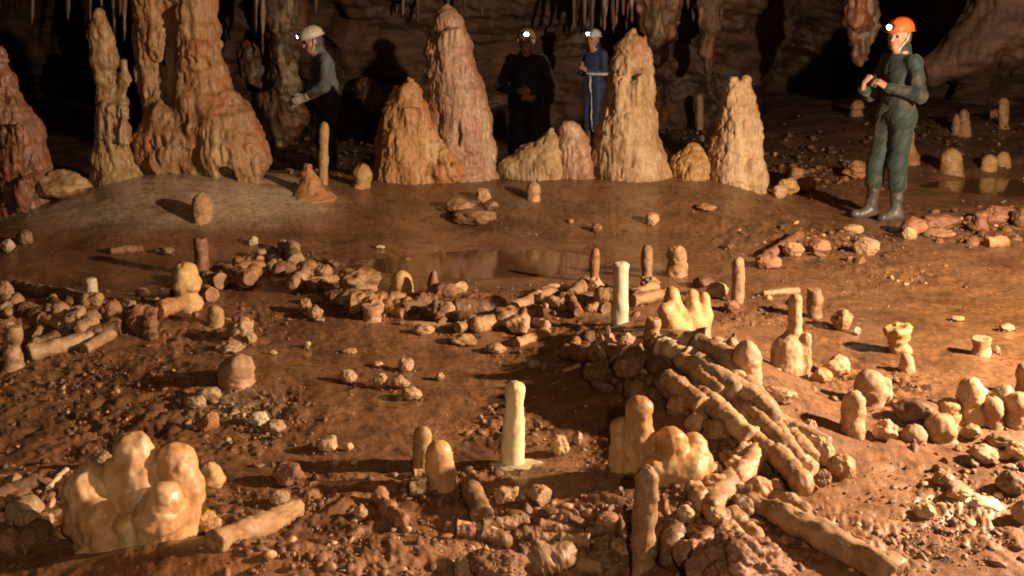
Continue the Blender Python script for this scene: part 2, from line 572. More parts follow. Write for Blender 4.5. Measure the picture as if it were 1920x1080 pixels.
nr, na = 820, 900
rr = 1.55 * (34 / 1.55) ** np.linspace(0, 1, nr)
aa = np.concatenate([np.linspace(-75, -33, 60)[:-1], np.linspace(-33, 33, na - 118), np.linspace(33, 75, 60)[1:]]) * math.pi / 180
na = len(aa)
RR, AA = np.meshgrid(rr, aa, indexing='ij')
gx, gy = (RR * np.sin(AA)).ravel(), (RR * np.cos(AA)).ravel()
gz = zat(gx, gy)
zn = zone(gx, gy)
Q = np.stack([gx, gy, gx * 0], 1)
Wp = np.stack([gx + .12 * pn(Q * 3), gy + .12 * pn(Q * 3 + 9), gx * 0], 1)
lump = fbm(Wp * 9, 4, .6)
ridg = 1 - np.abs(fbm(Wp * 16 + 5, 3, .6)) * 1.6
smoothz = 1 - np.exp(-((gy - 7.2) / .9) ** 2) * np.exp(-((gx + .2) / 2.2) ** 2) * .8
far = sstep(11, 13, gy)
apron = gauss(gx, gy, -3.0, 8.75, 1.5, .95)
gz = gz + smoothz * (.014 * fbm(Q * 2.2, 3) + .005 * lump + .0016 * fbm(Wp * 30, 2)) * (1 - .7 * np.clip(apron * 1.4, 0, 1)) + zn * (.026 * lump + .012 * ridg * (ridg > .3)) + far * .05 * fbm(Q * 1.7, 4)
gz = gz + np.clip(apron * 1.3, 0, 1) * .012 * fbm(np.stack([gx * 1.2, gy * 7, gx * 0], 1), 3)
GV = np.stack([gx, gy, gz], 1)
i, j = np.meshgrid(np.arange(nr - 1), np.arange(na - 1), indexing='ij')
GF = np.stack([i * na + j, (i + 1) * na + j, (i + 1) * na + j + 1, i * na + j + 1], -1).reshape(-1, 4)[:, ::-1]


def blob(px, py, rx, ry):
    c = G(px, py); ry_m = abs(G(px, py - ry)[1] - G(px, py + ry)[1]) / 2
    return gauss(gx, gy, c[0], c[1], rx * mpp(c), ry_m)


brown = np.array([.215, .103, .046])
colr = np.tile(brown, (len(gx), 1))


def paint(wt, c):
    global colr
    wt = np.clip(wt, 0, 1)[:, None]
    colr = colr * (1 - wt) + np.array(c) * wt


edge = .25 * fbm(Q * 3.0, 3)
paint(sstep(.5, 3.0, gx + edge) * .8 * (1 - sstep(9, 11, gy)), (.185, .090, .039))  # right side toned down in colour to offset the lamp's hot spot
paint(blob(1780, 590, 330, 80) * .9, (.165, .082, .031))  # ochre flat, tint darkened to counter the glare of the near lamp
paint(blob(1000, 390, 420, 55) * .8 + edge * .3, (.20, .115, .055))
paint(sstep(.25, .6, apron + edge * .35), (.46, .35, .24))
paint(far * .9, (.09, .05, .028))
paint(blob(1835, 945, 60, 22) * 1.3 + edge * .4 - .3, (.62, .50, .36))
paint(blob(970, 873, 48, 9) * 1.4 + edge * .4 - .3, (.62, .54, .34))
paint(blob(430, 770, 120, 45) * .9 + edge * .4 - .2, (.30, .22, .13))
paint(blob(300, 1060, 260, 40) * .8, (.24, .095, .03))
paint(blob(960, 505, 70, 22) * .6, (.17, .06, .03))
paint(zn * .35 * (fbm(Q * 14, 3) > 0), (.13, .06, .026))
wet = np.clip(.22 + np.maximum.reduce([blob(820, 490, 480, 60), blob(640, 720, 260, 90) * .9, blob(1000, 400, 420, 50) * .7, blob(1780, 590, 260, 60) * .9, apron * .6, blob(1560, 880, 100, 50) * .5]) * (1 - zn * .8) * np.clip(.75 + 1.3 * fbm(Q * 1.9 + 3, 3), .15, 1.15) - .1, 0, 1)

q = NT('cave_mud')
at = q.n('ShaderNodeAttribute', attribute_name='tint'); aw = q.n('ShaderNodeAttribute', attribute_name='wet')
geo = q.n('ShaderNodeNewGeometry')
n1 = q.noise(geo.outputs['Position'], 2.3, 6, .62)
n2 = q.noise(geo.outputs['Position'], 22, 6, .68)
n3 = q.noise(geo.outputs['Position'], 95, 4, .7)
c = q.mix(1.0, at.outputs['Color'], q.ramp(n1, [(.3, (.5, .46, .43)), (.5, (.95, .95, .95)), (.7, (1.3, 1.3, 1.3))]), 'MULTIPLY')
c = q.mix(1.0, c, q.ramp(n2, [(.32, (.5, .46, .43)), (.5, (1, 1, 1)), (.7, (1.25, 1.2, 1.15))]), 'MULTIPLY')
c = q.mix(1.0, c, q.ramp(n3, [(.33, (.7, .68, .66)), (.6, (1.1, 1.1, 1.1))]), 'MULTIPLY')
q.l(c, q.b.inputs['Base Color'])
rgh = q.math('MAXIMUM', .13, q.math('SUBTRACT', q.math('ADD', .40, q.math('MULTIPLY', n2, .3)), q.math('MULTIPLY', aw.outputs['Fac'], q.math('ADD', .12, q.math('MULTIPLY', n1, .42)))))
q.l(rgh, q.b.inputs['Roughness'])
hh = q.math('ADD', q.math('MULTIPLY', n2, .7), q.math('MULTIPLY', n3, .3))
bp = q.n('ShaderNodeBump', i_Distance=.008); q.l(hh, bp.inputs['Height'])
q.l(q.math('SUBTRACT', .55, q.math('MULTIPLY', aw.outputs['Fac'], .38)), bp.inputs['Strength'])
q.l(bp.outputs[0], q.b.inputs['Normal'])
q.l(q.math('MULTIPLY', aw.outputs['Fac'], .85), q.b.inputs['Coat Weight'])
q.l(q.math('ADD', .05, q.math('MULTIPLY', n1, .22)), q.b.inputs['Coat Roughness'])
b2 = q.n('ShaderNodeBump', i_Strength=.16, i_Distance=.006); q.l(q.noise(geo.outputs['Position'], 9, 3), b2.inputs['Height']); q.l(b2.outputs[0], q.b.inputs['Coat Normal'])
M['mud'] = q.m

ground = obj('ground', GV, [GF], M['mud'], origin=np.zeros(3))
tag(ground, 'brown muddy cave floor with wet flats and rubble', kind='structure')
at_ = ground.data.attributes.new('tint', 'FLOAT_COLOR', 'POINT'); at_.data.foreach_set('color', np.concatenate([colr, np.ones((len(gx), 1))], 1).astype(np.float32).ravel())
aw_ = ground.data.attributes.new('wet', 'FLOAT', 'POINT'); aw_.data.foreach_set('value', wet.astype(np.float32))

# ------------------------------------------------------------------ shallow pools
q = NT('muddy_water')
q.b.inputs['Base Color'].default_value = (.12, .06, .025, 1); q.b.inputs['Roughness'].default_value = .08
bp = q.n('ShaderNodeBump', i_Strength=.04, i_Distance=.01); g_ = q.n('ShaderNodeNewGeometry')
q.l(q.noise(g_.outputs['Position'], 6, 2), bp.inputs['Height']); q.l(bp.outputs[0], q.b.inputs['Normal'])
M['water'] = q.m


def pool(name, cx, cy, sx, sy, z, label):
    th = np.linspace(0, 2 * np.pi, 64, endpoint=False)
    V = np.concatenate([[[cx, cy, z]], np.stack([cx + sx * np.cos(th), cy + sy * np.sin(th), np.full(64, z)], 1)])
    k = np.arange(64)
    return tag(obj(name, V, [np.stack([np.zeros(64, int), k + 1, (k + 1) % 64 + 1], 1)], M['water']), label, kind='structure')


pool('pool_water', 5.4, 11.2, 2.6, 1.5, zat(5.4, 11.2) + .035, 'still dark pool behind the caver in green')
pool('pool_water', -.3, 7.3, 1.7, .55, zat(-.3, 7.3) + .036, 'shallow brown puddle between the ring of pieces and the tall stalagmites')

# ------------------------------------------------------------------ cave wall and roof
path = np.array([(-13, 2), (-14, 8), (-14, 17), (-11.5, 24), (-8.2, 25), (-7.0, 20.5), (-5.6, 17.6), (-4.2, 18.6), (-3.3, 16.4), (-1.2, 16.2), (.8, 16.6), (2.6, 16.0), (4.0, 16.6), (5.2, 21.5), (7.2, 22.5), (8.6, 19), (9.6, 16.5), (10.2, 13), (11.5, 9), (12.5, 5), (12, 1)], float)
tt = np.arange(len(path)); ts = np.linspace(0, len(path) - 1, 760)
k = np.clip(ts.astype(int), 0, len(path) - 2); f = (ts - k)[:, None]
p0, p1, p2, p3 = path[np.maximum(k - 1, 0)], path[k], path[k + 1], path[np.minimum(k + 2, len(path) - 1)]
pl = .5 * (2 * p1 + (p2 - p0) * f + (2 * p0 - 5 * p1 + 4 * p2 - p3) * f ** 2 + (3 * p1 - p0 - 3 * p2 + p3) * f ** 3)
nv = 210
vv = np.linspace(0, 1, nv)
PX, VV = np.meshgrid(pl[:, 0], vv, indexing='ij'); PY, _ = np.meshgrid(pl[:, 1], vv, indexing='ij')
lowv = np.clip(VV / .62, 0, 1); upv = np.clip((VV - .62) / .38, 0, 1)
ctr = np.array([0, 4.0])
push = .10 * lowv ** 3 + .86 * (1 - np.cos(upv * np.pi / 2)) ** .9
WX = PX + (ctr[0] - PX) * push; WY = PY + (ctr[1] - PY) * push
WZ = -.7 + 3.6 * lowv + 2.3 * np.sin(upv * np.pi / 2)
wv = np.stack([WX.ravel(), WY.ravel(), WZ.ravel()], 1)
i, j = np.meshgrid(np.arange(len(pl) - 1), np.arange(nv - 1), indexing='ij')
wf = np.stack([i * nv + j, (i + 1) * nv + j, (i + 1) * nv + j + 1, i * nv + j + 1], -1).reshape(-1, 4)[:, ::-1]
wn = normals(wv, [wf])
strata = fbm(np.stack([wv[:, 0] * .5, wv[:, 1] * .5, wv[:, 2] * 4.5], 1), 4, .6)
wv = wv + wn * (.55 * fbm(wv * .55, 3) + .07 * strata + .10 * fbm(wv * 3, 4, .6))[:, None]
wm = rock('cave_wall_rock', [(.022, .010, .005), (.058, .028, .013), (.115, .058, .027)], 1.6, bump=.6, bdist=.05, mudamt=.3, mud=(.05, .025, .013), stretch=2.2, vary=0)
tag(obj('cave_wall', wv, [wf], wm, origin=np.zeros(3)), 'dark brown layered rock wall and roof of the cave', kind='structure')

# ------------------------------------------------------------------ flowstone columns and large stalagmites of the back row
def formation(name, Y, chains, mat, label, cat, group=None, h=.013, k=.05, teeth=(), flute=.018, ledge=.016, lump=.02, seed=0, cuts=(), ells=(), rs=1.2, pitamt=.10, knob=0.0, tier=.24, tieramt=.021):
    pts = []
    for ch in chains:
        row = []
        for p in ch:
            y = Y + (p[3] if len(p) > 3 else 0)
            c = P(p[0], p[1], y)
            row.append((c, p[2] * mpp(c) * rs))
        pts.append(row)
    for (px, py0, py1, r, dy) in teeth:
        a = P(px, py0, Y + dy); b = P(px, py1, Y + dy)
        pts.append([(a, r * mpp(a)), (b, r * mpp(a) * .45)])
    el = []
    for (px, py, rx, ry, dy, ryy) in ells:
        c = P(px, py, Y + dy); m = mpp(c)
        el.append((c, (rx * m, ryy * m, ry * m)))
    allp = np.array([c for row in pts for c, r in row] + [c + s * np.array(r) for c, r in el for s in (-1, 1)])
    allr = max(r for row in pts for c, r in row)
    lo = allp.min(0) - allr - .08; hi = allp.max(0) + allr + .08
    lo[2] = max(lo[2], -.35)
    s = SDF(lo, hi, h)
    for row in pts:
        if len(row) == 1: s.ell(row[0][0], (row[0][1],) * 3, k)
        else: s.chain(row, k)
    for c, r in el: s.ell(c, r, k)
    for (px, py0, py1, r, dy) in cuts:
        a = P(px, py0, Y + dy); b = P(px, py1, Y + dy)
        s.cap(a, b, r * mpp(a), None, .03, cut=True)
    V, Q = s.mesh()
    N = normals(V, [Q])
    o = seed * 5.3
    horiz = np.clip(1 - np.abs(N[:, 2]), .25, 1)
    fl = fbm(np.stack([V[:, 0] * 11, V[:, 1] * 11, V[:, 2] * 1.6], 1) + o, 3)
    le = fbm(np.stack([V[:, 0] * 2.5, V[:, 1] * 2.5, V[:, 2] * 10], 1) + o, 2)
    pit = np.maximum(0, fbm(np.stack([V[:, 0] * 14, V[:, 1] * 14, V[:, 2] * 5], 1) + o + 40, 2) - .22)
    patch = np.clip(fbm(V * 2.2 + o + 9, 2) * 2 + .4, 0, 1)
    # tiers of dripping curtains: each tier bulges outward to a toothed lower edge
    teeth_n = fbm(np.stack([V[:, 0] * 20, V[:, 1] * 20, V[:, 2] * .8], 1) + o + 70, 2)
    tz = V[:, 2] + .05 * teeth_n + .10 * fbm(V * 1.6 + o + 55, 2)
    saw = 1 - np.mod(tz / tier, 1.0)
    drip = tieramt * (saw ** 1.6 - .4) * np.clip(fbm(V * 1.7 + o + 33, 2) * 2.2 + .55, 0, 1) * horiz
    chan = -np.maximum(0, .16 - np.abs(teeth_n)) * tieramt * 4 * horiz
    V = V + N * (drip + chan)[:, None]
    V = V + N * (knob * (.35 - np.abs(pn(V * 13 + o + 12)) - .4 * np.abs(pn(V * 27 + o)))[:, None]) if knob else V
    V = V + N * (flute * fl * horiz + ledge * le + lump * fbm(V * 5 + o, 3) + .004 * fbm(V * 28 + o, 2) + flute * .45 * fbm(np.stack([V[:, 0] * 26, V[:, 1] * 26, V[:, 2] * 4], 1) + o, 2) * horiz - pitamt * pit * patch)[:, None]
    return tag(obj(name, V, [Q], mat), label, cat, group)


RNG = np.random.default_rng(4)


def fringe(x0, x1, y0, y1, r, dy, n, jit=6):
    out = []
    for t in np.linspace(0, 1, n):
        x = x0 + (x1 - x0) * t + RNG.uniform(-2, 2)
        j = RNG.uniform(-jit, jit)
        out.append((x, y0 + j, y1 + j * 1.2 + RNG.uniform(-jit, jit), r * RNG.uniform(.7, 1.2), dy + RNG.uniform(-.03, .03)))
    return out


BACK = 'large stalagmites in the back row'
formation('flowstone_column', 9.25, [
    [(290, -70, 36), (286, 0, 33), (284, 50, 29), (276, 95, 22), (284, 140, 26), (288, 185, 24)],
    [(335, -80, 60), (338, -10, 50, .1)],
    [(362, -40, 44), (366, 40, 40), (364, 90, 44), (372, 140, 46), (382, 190, 50), (392, 240, 60)],
    [(330, 140, 14, -.1), (338, 185, 18, -.15)],
    [(318, 230, 46, -.08), (314, 285, 54, -.12), (316, 335, 48, -.06)],
    [(384, 190, 52), (415, 245, 64, -.04), (434, 290, 62, -.08), (438, 330, 54, -.04)], [(330, 215, 40), (345, 280, 60), (360, 340, 60)],
    [(365, 300, 46), (370, 350, 40)], [(262, 290, 22), (256, 350, 34)], [(300, 180, 30), (312, 230, 40)]],
    M['col_tan'], 'massive tan double-topped flowstone column with bulging fringed skirts at the left', 'column', BACK, seed=1, rs=1.06, k=.07,
    teeth=fringe(276, 372, 312, 352, 8, -.24, 13) + fringe(385, 482, 300, 346, 8, -.26, 13) + fringe(382, 478, 322, 352, 6, -.20, 8) + fringe(340, 372, 60, 110, 8, -.2, 5) + fringe(268, 305, 60, 110, 7, -.14, 5) + fringe(330, 352, 185, 215, 7, -.27, 4) + fringe(345, 395, 90, 125, 6, -.23, 6),
    cuts=[(321, 50, 100, 15, -.15), (323, 100, 175, 20, -.15), (321, 50, 170, 16, .1), (425, 325, 352, 18, -.33)], lump=.03, flute=.022)
formation('stalagmite', 8.95, [
    [(184, 25, 8), (188, 60, 17), (195, 110, 20), (199, 150, 16), (202, 190, 17), (207, 240, 23), (210, 300, 24), (220, 345, 34), (228, 380, 40)],
    [(233, 118, 5), (233, 150, 8), (229, 190, 9), (222, 240, 14), (225, 290, 18)],
    [(190, 270, 12), (192, 340, 18)], [(245, 300, 10), (255, 350, 20)]],
    M['col_pale'], 'slender pale yellowish pillar with a small side spire at the left', 'stalagmite', BACK, seed=2,
    teeth=fringe(185, 235, 200, 270, 6, -.13, 7), lump=.016, ledge=.01)
formation('stalagmite', 8.7, [
    [(2, 95, 8), (4, 150, 18), (10, 200, 30), (22, 250, 42), (34, 310, 46), (38, 370, 46), (38, 410, 50)], [(60, 225, 10), (66, 300, 16), (62, 370, 20)], [(10, 330, 30), (20, 400, 34)]],
    M['col_red'], 'dark reddish stalagmite with an orange foot cut by the left edge', 'stalagmite', BACK, seed=3,
    teeth=fringe(5, 40, 240, 320, 7, -.27, 6) + fringe(35, 55, 345, 395, 8, -.28, 4))
formation('stalagmite', 9.95, [
    [(840, 10, 4), (840, 40, 22), (842, 90, 34), (846, 140, 39), (858, 185, 44), (868, 230, 45), (872, 285, 48), (872, 335, 54), (872, 370, 56)],
    [(826, 190, 20, -.05), (830, 240, 26, -.03)]],
    M['col_pink'], 'tallest stalagmite, a pinkish pointed cone in the middle of the back row', 'stalagmite', BACK, seed=4,
    teeth=fringe(828, 868, 60, 105, 4, -.19, 7) + fringe(825, 875, 115, 150, 4, -.21, 8), lump=.018, flute=.012)
formation('stalagmite', 9.8, [
    [(769, 150, 5), (767, 175, 20), (763, 220, 38), (764, 270, 48), (766, 330, 56), (766, 365, 60)],
    [(744, 165, 5), (741, 200, 14), (738, 260, 24), (738, 330, 30)], [(806, 270, 26), (812, 320, 36), (815, 360, 40)], [(795, 290, 30, -.06), (835, 320, 34, -.10)]],
    M['col_orange'], 'orange-brown stalagmite leaning against the tall pinkish cone', 'stalagmite', BACK, seed=5,
    teeth=fringe(755, 800, 210, 250, 5, -.23, 8), flute=.024)
formation('flowstone_mound', 9.85, [
    [(1034, 246, 5), (1032, 275, 20), (1022, 318, 34), (1022, 350, 36)], [(1028, 285, 18), (990, 300, 22), (958, 318, 18), (938, 332, 10)], [(975, 330, 26), (1000, 345, 30)]],
    M['col_pale'], 'low cream wedge of flowstone rising to a point on its right', 'flowstone', BACK, seed=6, flute=.01)
formation('stalagmite', 9.85, [[(1070, 243, 16), (1074, 270, 26), (1080, 310, 32), (1085, 345, 36)]],
    M['col_pink'], 'squat pinkish stump beside the broad tan stalagmite', 'stalagmite', BACK, seed=7)
formation('stalagmite', 9.85, [
    [(1184, 60, 7), (1184, 85, 18), (1184, 130, 30), (1180, 185, 38), (1176, 235, 46), (1176, 285, 55), (1178, 330, 62), (1178, 365, 66)],
    [(1206, 74, 5), (1204, 110, 15), (1198, 180, 22)], [(1159, 85, 4), (1162, 120, 13), (1160, 190, 22)]],
    M['col_cream'], 'broad tan stalagmite with a jagged notched top right of the middle', 'stalagmite', BACK, seed=8,
    teeth=fringe(1155, 1205, 150, 195, 5, -.23, 9) + fringe(1165, 1200, 225, 255, 4, -.27, 6))
formation('flowstone_mound', 9.8, [[(1240, 312, 12), (1240, 345, 20)]], M['col_pink'], 'small pinkish knob at the foot of the broad tan stalagmite', 'flowstone', BACK, seed=9, h=.012)
formation('flowstone_mound', 9.8, [[(1300, 285, 16), (1298, 315, 32), (1300, 350, 40)], [(1325, 300, 14), (1328, 345, 26)], [(1275, 300, 10), (1276, 345, 18)]],
    M['col_yellow'], 'rounded yellow-orange boss between the two right-hand tan stalagmites', 'flowstone', BACK, seed=10)
formation('stalagmite', 9.75, [
    [(1374, 150, 8), (1378, 180, 18), (1382, 230, 32), (1380, 290, 40), (1378, 335, 46), (1378, 370, 48)],
    [(1397, 152, 8), (1397, 185, 16), (1398, 240, 20)], [(1411, 198, 7), (1410, 260, 14), (1410, 340, 20)], [(1342, 262, 8), (1346, 300, 16), (1348, 350, 22)]],
    M['col_cream'], 'stubby flat-topped stalagmite with a broken shoulder at the right end of the row', 'stalagmite', BACK, seed=11)

# hanging formations on the far wall
DR = 'hanging draperies of the far wall'


def drape(rows, Y, mat, label, seed, h=.03):
    return formation('flowstone_drapery', Y, rows, mat, label, 'drapery', DR, h=h, k=.07, tier=.4, tieramt=.03, flute=.05, ledge=.02, lump=.04, seed=seed)


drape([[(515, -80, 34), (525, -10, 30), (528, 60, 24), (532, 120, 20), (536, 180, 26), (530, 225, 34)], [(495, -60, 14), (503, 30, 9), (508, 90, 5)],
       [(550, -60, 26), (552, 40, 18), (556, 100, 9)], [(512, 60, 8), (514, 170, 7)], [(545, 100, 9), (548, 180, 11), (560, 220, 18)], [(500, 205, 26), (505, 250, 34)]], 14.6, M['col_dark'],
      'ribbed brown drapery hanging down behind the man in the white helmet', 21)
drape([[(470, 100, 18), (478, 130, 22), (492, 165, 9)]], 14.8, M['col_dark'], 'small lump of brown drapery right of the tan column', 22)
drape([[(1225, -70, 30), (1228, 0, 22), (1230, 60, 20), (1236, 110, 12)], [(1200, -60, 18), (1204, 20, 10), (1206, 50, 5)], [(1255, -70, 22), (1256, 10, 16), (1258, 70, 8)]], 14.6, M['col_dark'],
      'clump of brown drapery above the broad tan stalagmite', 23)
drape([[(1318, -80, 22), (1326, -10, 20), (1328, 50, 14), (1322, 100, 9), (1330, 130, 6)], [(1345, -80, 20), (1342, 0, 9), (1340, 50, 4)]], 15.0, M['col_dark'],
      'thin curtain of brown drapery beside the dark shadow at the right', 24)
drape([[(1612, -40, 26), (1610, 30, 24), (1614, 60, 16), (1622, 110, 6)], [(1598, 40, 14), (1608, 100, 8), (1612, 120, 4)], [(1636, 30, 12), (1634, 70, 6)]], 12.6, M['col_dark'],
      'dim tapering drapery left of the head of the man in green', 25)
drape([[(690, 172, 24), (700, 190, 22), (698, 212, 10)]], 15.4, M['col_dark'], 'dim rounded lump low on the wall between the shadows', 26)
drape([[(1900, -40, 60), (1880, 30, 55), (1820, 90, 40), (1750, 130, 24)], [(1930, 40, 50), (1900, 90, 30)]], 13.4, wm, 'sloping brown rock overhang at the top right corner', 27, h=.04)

ST = 'stalactites along the top'


def stalactite(px, ytip, w, Y, mat, label, ytop=-90):
    a = P(px, ytop, Y); b = P(px + RNG.uniform(-4, 4), ytip, Y); m = mpp(a); L = np.linalg.norm(a - b)
    n = 12; r = w * .66 * m
    prof = [(t, max(r * (1.15 - .9 * t) * (1 + .12 * math.sin(t * 17 + px)), .003)) for t in np.linspace(0, .94, n)] + [(.98, r * .16), (1.0, 1e-4)]
    V, Q = tube([a, (a + b) / 2, b], prof, 16, int(px), .18, .5, .06)
    tag(obj('stalactite', V, Q, mat), label, 'stalactite', ST)


for (px, yt, wd, Y, lab) in [
    (1094, 48, 15, 14.4, 'broad dim stalactite, first of those above the caver in blue'), (1113, 76, 11, 14.5, 'thin stalactite above the helmet of the caver in blue'),
    (1133, 36, 13, 14.4, 'short stalactite just right of the blue caver head'), (1150, 62, 13, 14.6, 'longer pale stalactite left of the notched stalagmite top'),
    (1168, 30, 10, 14.3, 'shortest thin stalactite over the notched stalagmite top'), (1184, 44, 11, 14.5, 'narrow stalactite straight above the broad tan stalagmite'),
    (480, 62, 12, 14.2, 'thin stalactite in the dark gap right of the tan column'), (494, 104, 12, 14.4, 'long thin stalactite beside the ribbed drapery'),
    (12, 22, 18, 11, 'dim stalactite in the top left corner'), (36, 28, 20, 11.2, 'dim blunt stalactite near the top left corner'), (74, 14, 12, 11.1, 'faint short stalactite left of the slender pillar'),
    (158, 50, 18, 10.6, 'brown stalactite hanging left of the slender pillar tip'), (212, 66, 13, 10.8, 'brown stalactite right of the slender pillar tip'), (232, 78, 12, 10.7, 'longest brown stalactite between pillar and tan column'),
    (757, 30, 12, 15.2, 'faint stalactite left of the tallest stalagmite tip'), (784, 44, 12, 15.3, 'faint longer stalactite nearer to the tallest stalagmite tip'), (870, 24, 16, 15.0, 'short stalactite right of the tallest stalagmite tip'),
    (1290, 20, 18, 15.2, 'dim stalactite above the dark shadow at the right')]:
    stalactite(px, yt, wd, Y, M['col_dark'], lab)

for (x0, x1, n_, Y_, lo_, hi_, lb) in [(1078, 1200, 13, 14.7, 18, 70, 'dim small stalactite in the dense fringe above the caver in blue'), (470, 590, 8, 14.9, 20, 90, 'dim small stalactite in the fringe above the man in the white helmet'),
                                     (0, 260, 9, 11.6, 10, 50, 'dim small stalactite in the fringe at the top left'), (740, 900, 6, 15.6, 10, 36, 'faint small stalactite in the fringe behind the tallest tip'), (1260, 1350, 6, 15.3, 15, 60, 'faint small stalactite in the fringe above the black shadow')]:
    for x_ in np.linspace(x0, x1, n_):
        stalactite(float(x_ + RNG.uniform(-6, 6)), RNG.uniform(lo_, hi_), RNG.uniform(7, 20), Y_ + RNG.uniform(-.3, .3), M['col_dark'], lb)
        list(COL.objects)[-1]['group'] = lb.replace('stalactite', 'stalactites')

# ------------------------------------------------------------------ people
SKIN = plain('skin', (.42, .22, .14), .5, var=.12, bscale=40)
EYE = plain('eye_dark', (.03, .02, .015), .2, var=.1)
HAIR = plain('grey_brown_hair', (.10, .065, .04), .7, bump=.5, bscale=160)
LENS = plain('lit_lamp_lens', (.9, .9, .9), .2, emit=((1.0, .93, .80), 30.0))
BLACKP = plain('black_plastic', (.03, .03, .03), .4)
STRAP = plain('pale_strap', (.45, .42, .38), .6)
BOOT = plain('grey_rubber', (.07, .063, .056), .45, bump=.2, bscale=40, var=.35)


def cloth(name, c, mud=.5):
    q = NT(name)
    tc = q.n('ShaderNodeTexCoord')
    n = q.noise(tc.outputs['Object'], 5, 5, .6); n2 = q.noise(tc.outputs['Object'], 60, 3, .6)
    d = tuple(x * .62 for x in c); e = tuple(x * 1.35 for x in c)
    col = q.ramp(n, [(.35, d), (.65, e)])
    m = q.ramp(q.noise(tc.outputs['Object'], 3.2, 5, .7), [(.5, (0, 0, 0)), (.66, (mud,) * 3)])
    q.l(q.mix(m, col, (.16, .10, .055)), q.b.inputs['Base Color'])
    q.b.inputs['Roughness'].default_value = .72
    q.b.inputs['Sheen Weight'].default_value = .15
    bp = q.n('ShaderNodeBump', i_Strength=.35, i_Distance=.006)
    wv = q.noise(tc.outputs['Object'], 11, 3, .5, 1.6)
    q.l(q.math('ADD', wv, q.math('MULTIPLY', n2, .25)), bp.inputs['Height']); q.l(bp.outputs[0], q.b.inputs['Normal'])
    return q.m


def rotm(yaw, pitch):
    cy, sy, cp, sp = math.cos(yaw), math.sin(yaw), math.cos(pitch), math.sin(pitch)
    return np.array([[cy, -sy, 0], [sy, cy, 0], [0, 0, 1]]) @ np.array([[cp, 0, sp], [0, 1, 0], [-sp, 0, cp]])


def hand(s, wr, d, nrm, curl, side, k=.008):
    """palm, four curled fingers and a thumb. d = direction of the hand, nrm = palm normal"""
    d = np.asarray(d, float); d /= np.linalg.norm(d)
    nrm = np.asarray(nrm, float); nrm = nrm - d * (nrm @ d); nrm /= np.linalg.norm(nrm)
    w_ = np.cross(d, nrm) * side
    wr = np.asarray(wr, float)
    for t in (-.022, -.007, .009, .024):
        s.cap(wr + d * .015 + w_ * t * .8, wr + d * .085 + w_ * t, .017, .014, .012)
    for t, ln in zip((-.030, -.010, .011, .031), (.062, .078, .084, .074)):
        a = wr + d * .088 + w_ * t; ang = 0.0; seg = (ln * .45, ln * .32, ln * .23); r = .0105
        for q_, sl in enumerate(seg):
            ang += curl * (.7, 1.0, .8)[q_]
            b = a + sl * (d * math.cos(ang) + nrm * math.sin(ang))
            s.cap(a, b, r, r * .9, .005); a = b; r *= .92
    a = wr + d * .03 + w_ * .032 + nrm * .006
    b = a + d * .032 + w_ * .026 + nrm * .018
    c = b + d * .03 - w_ * .002 + nrm * .016
    s.cap(a, b, .014, .0115, .01); s.cap(b, c, .0112, .0095, .006)


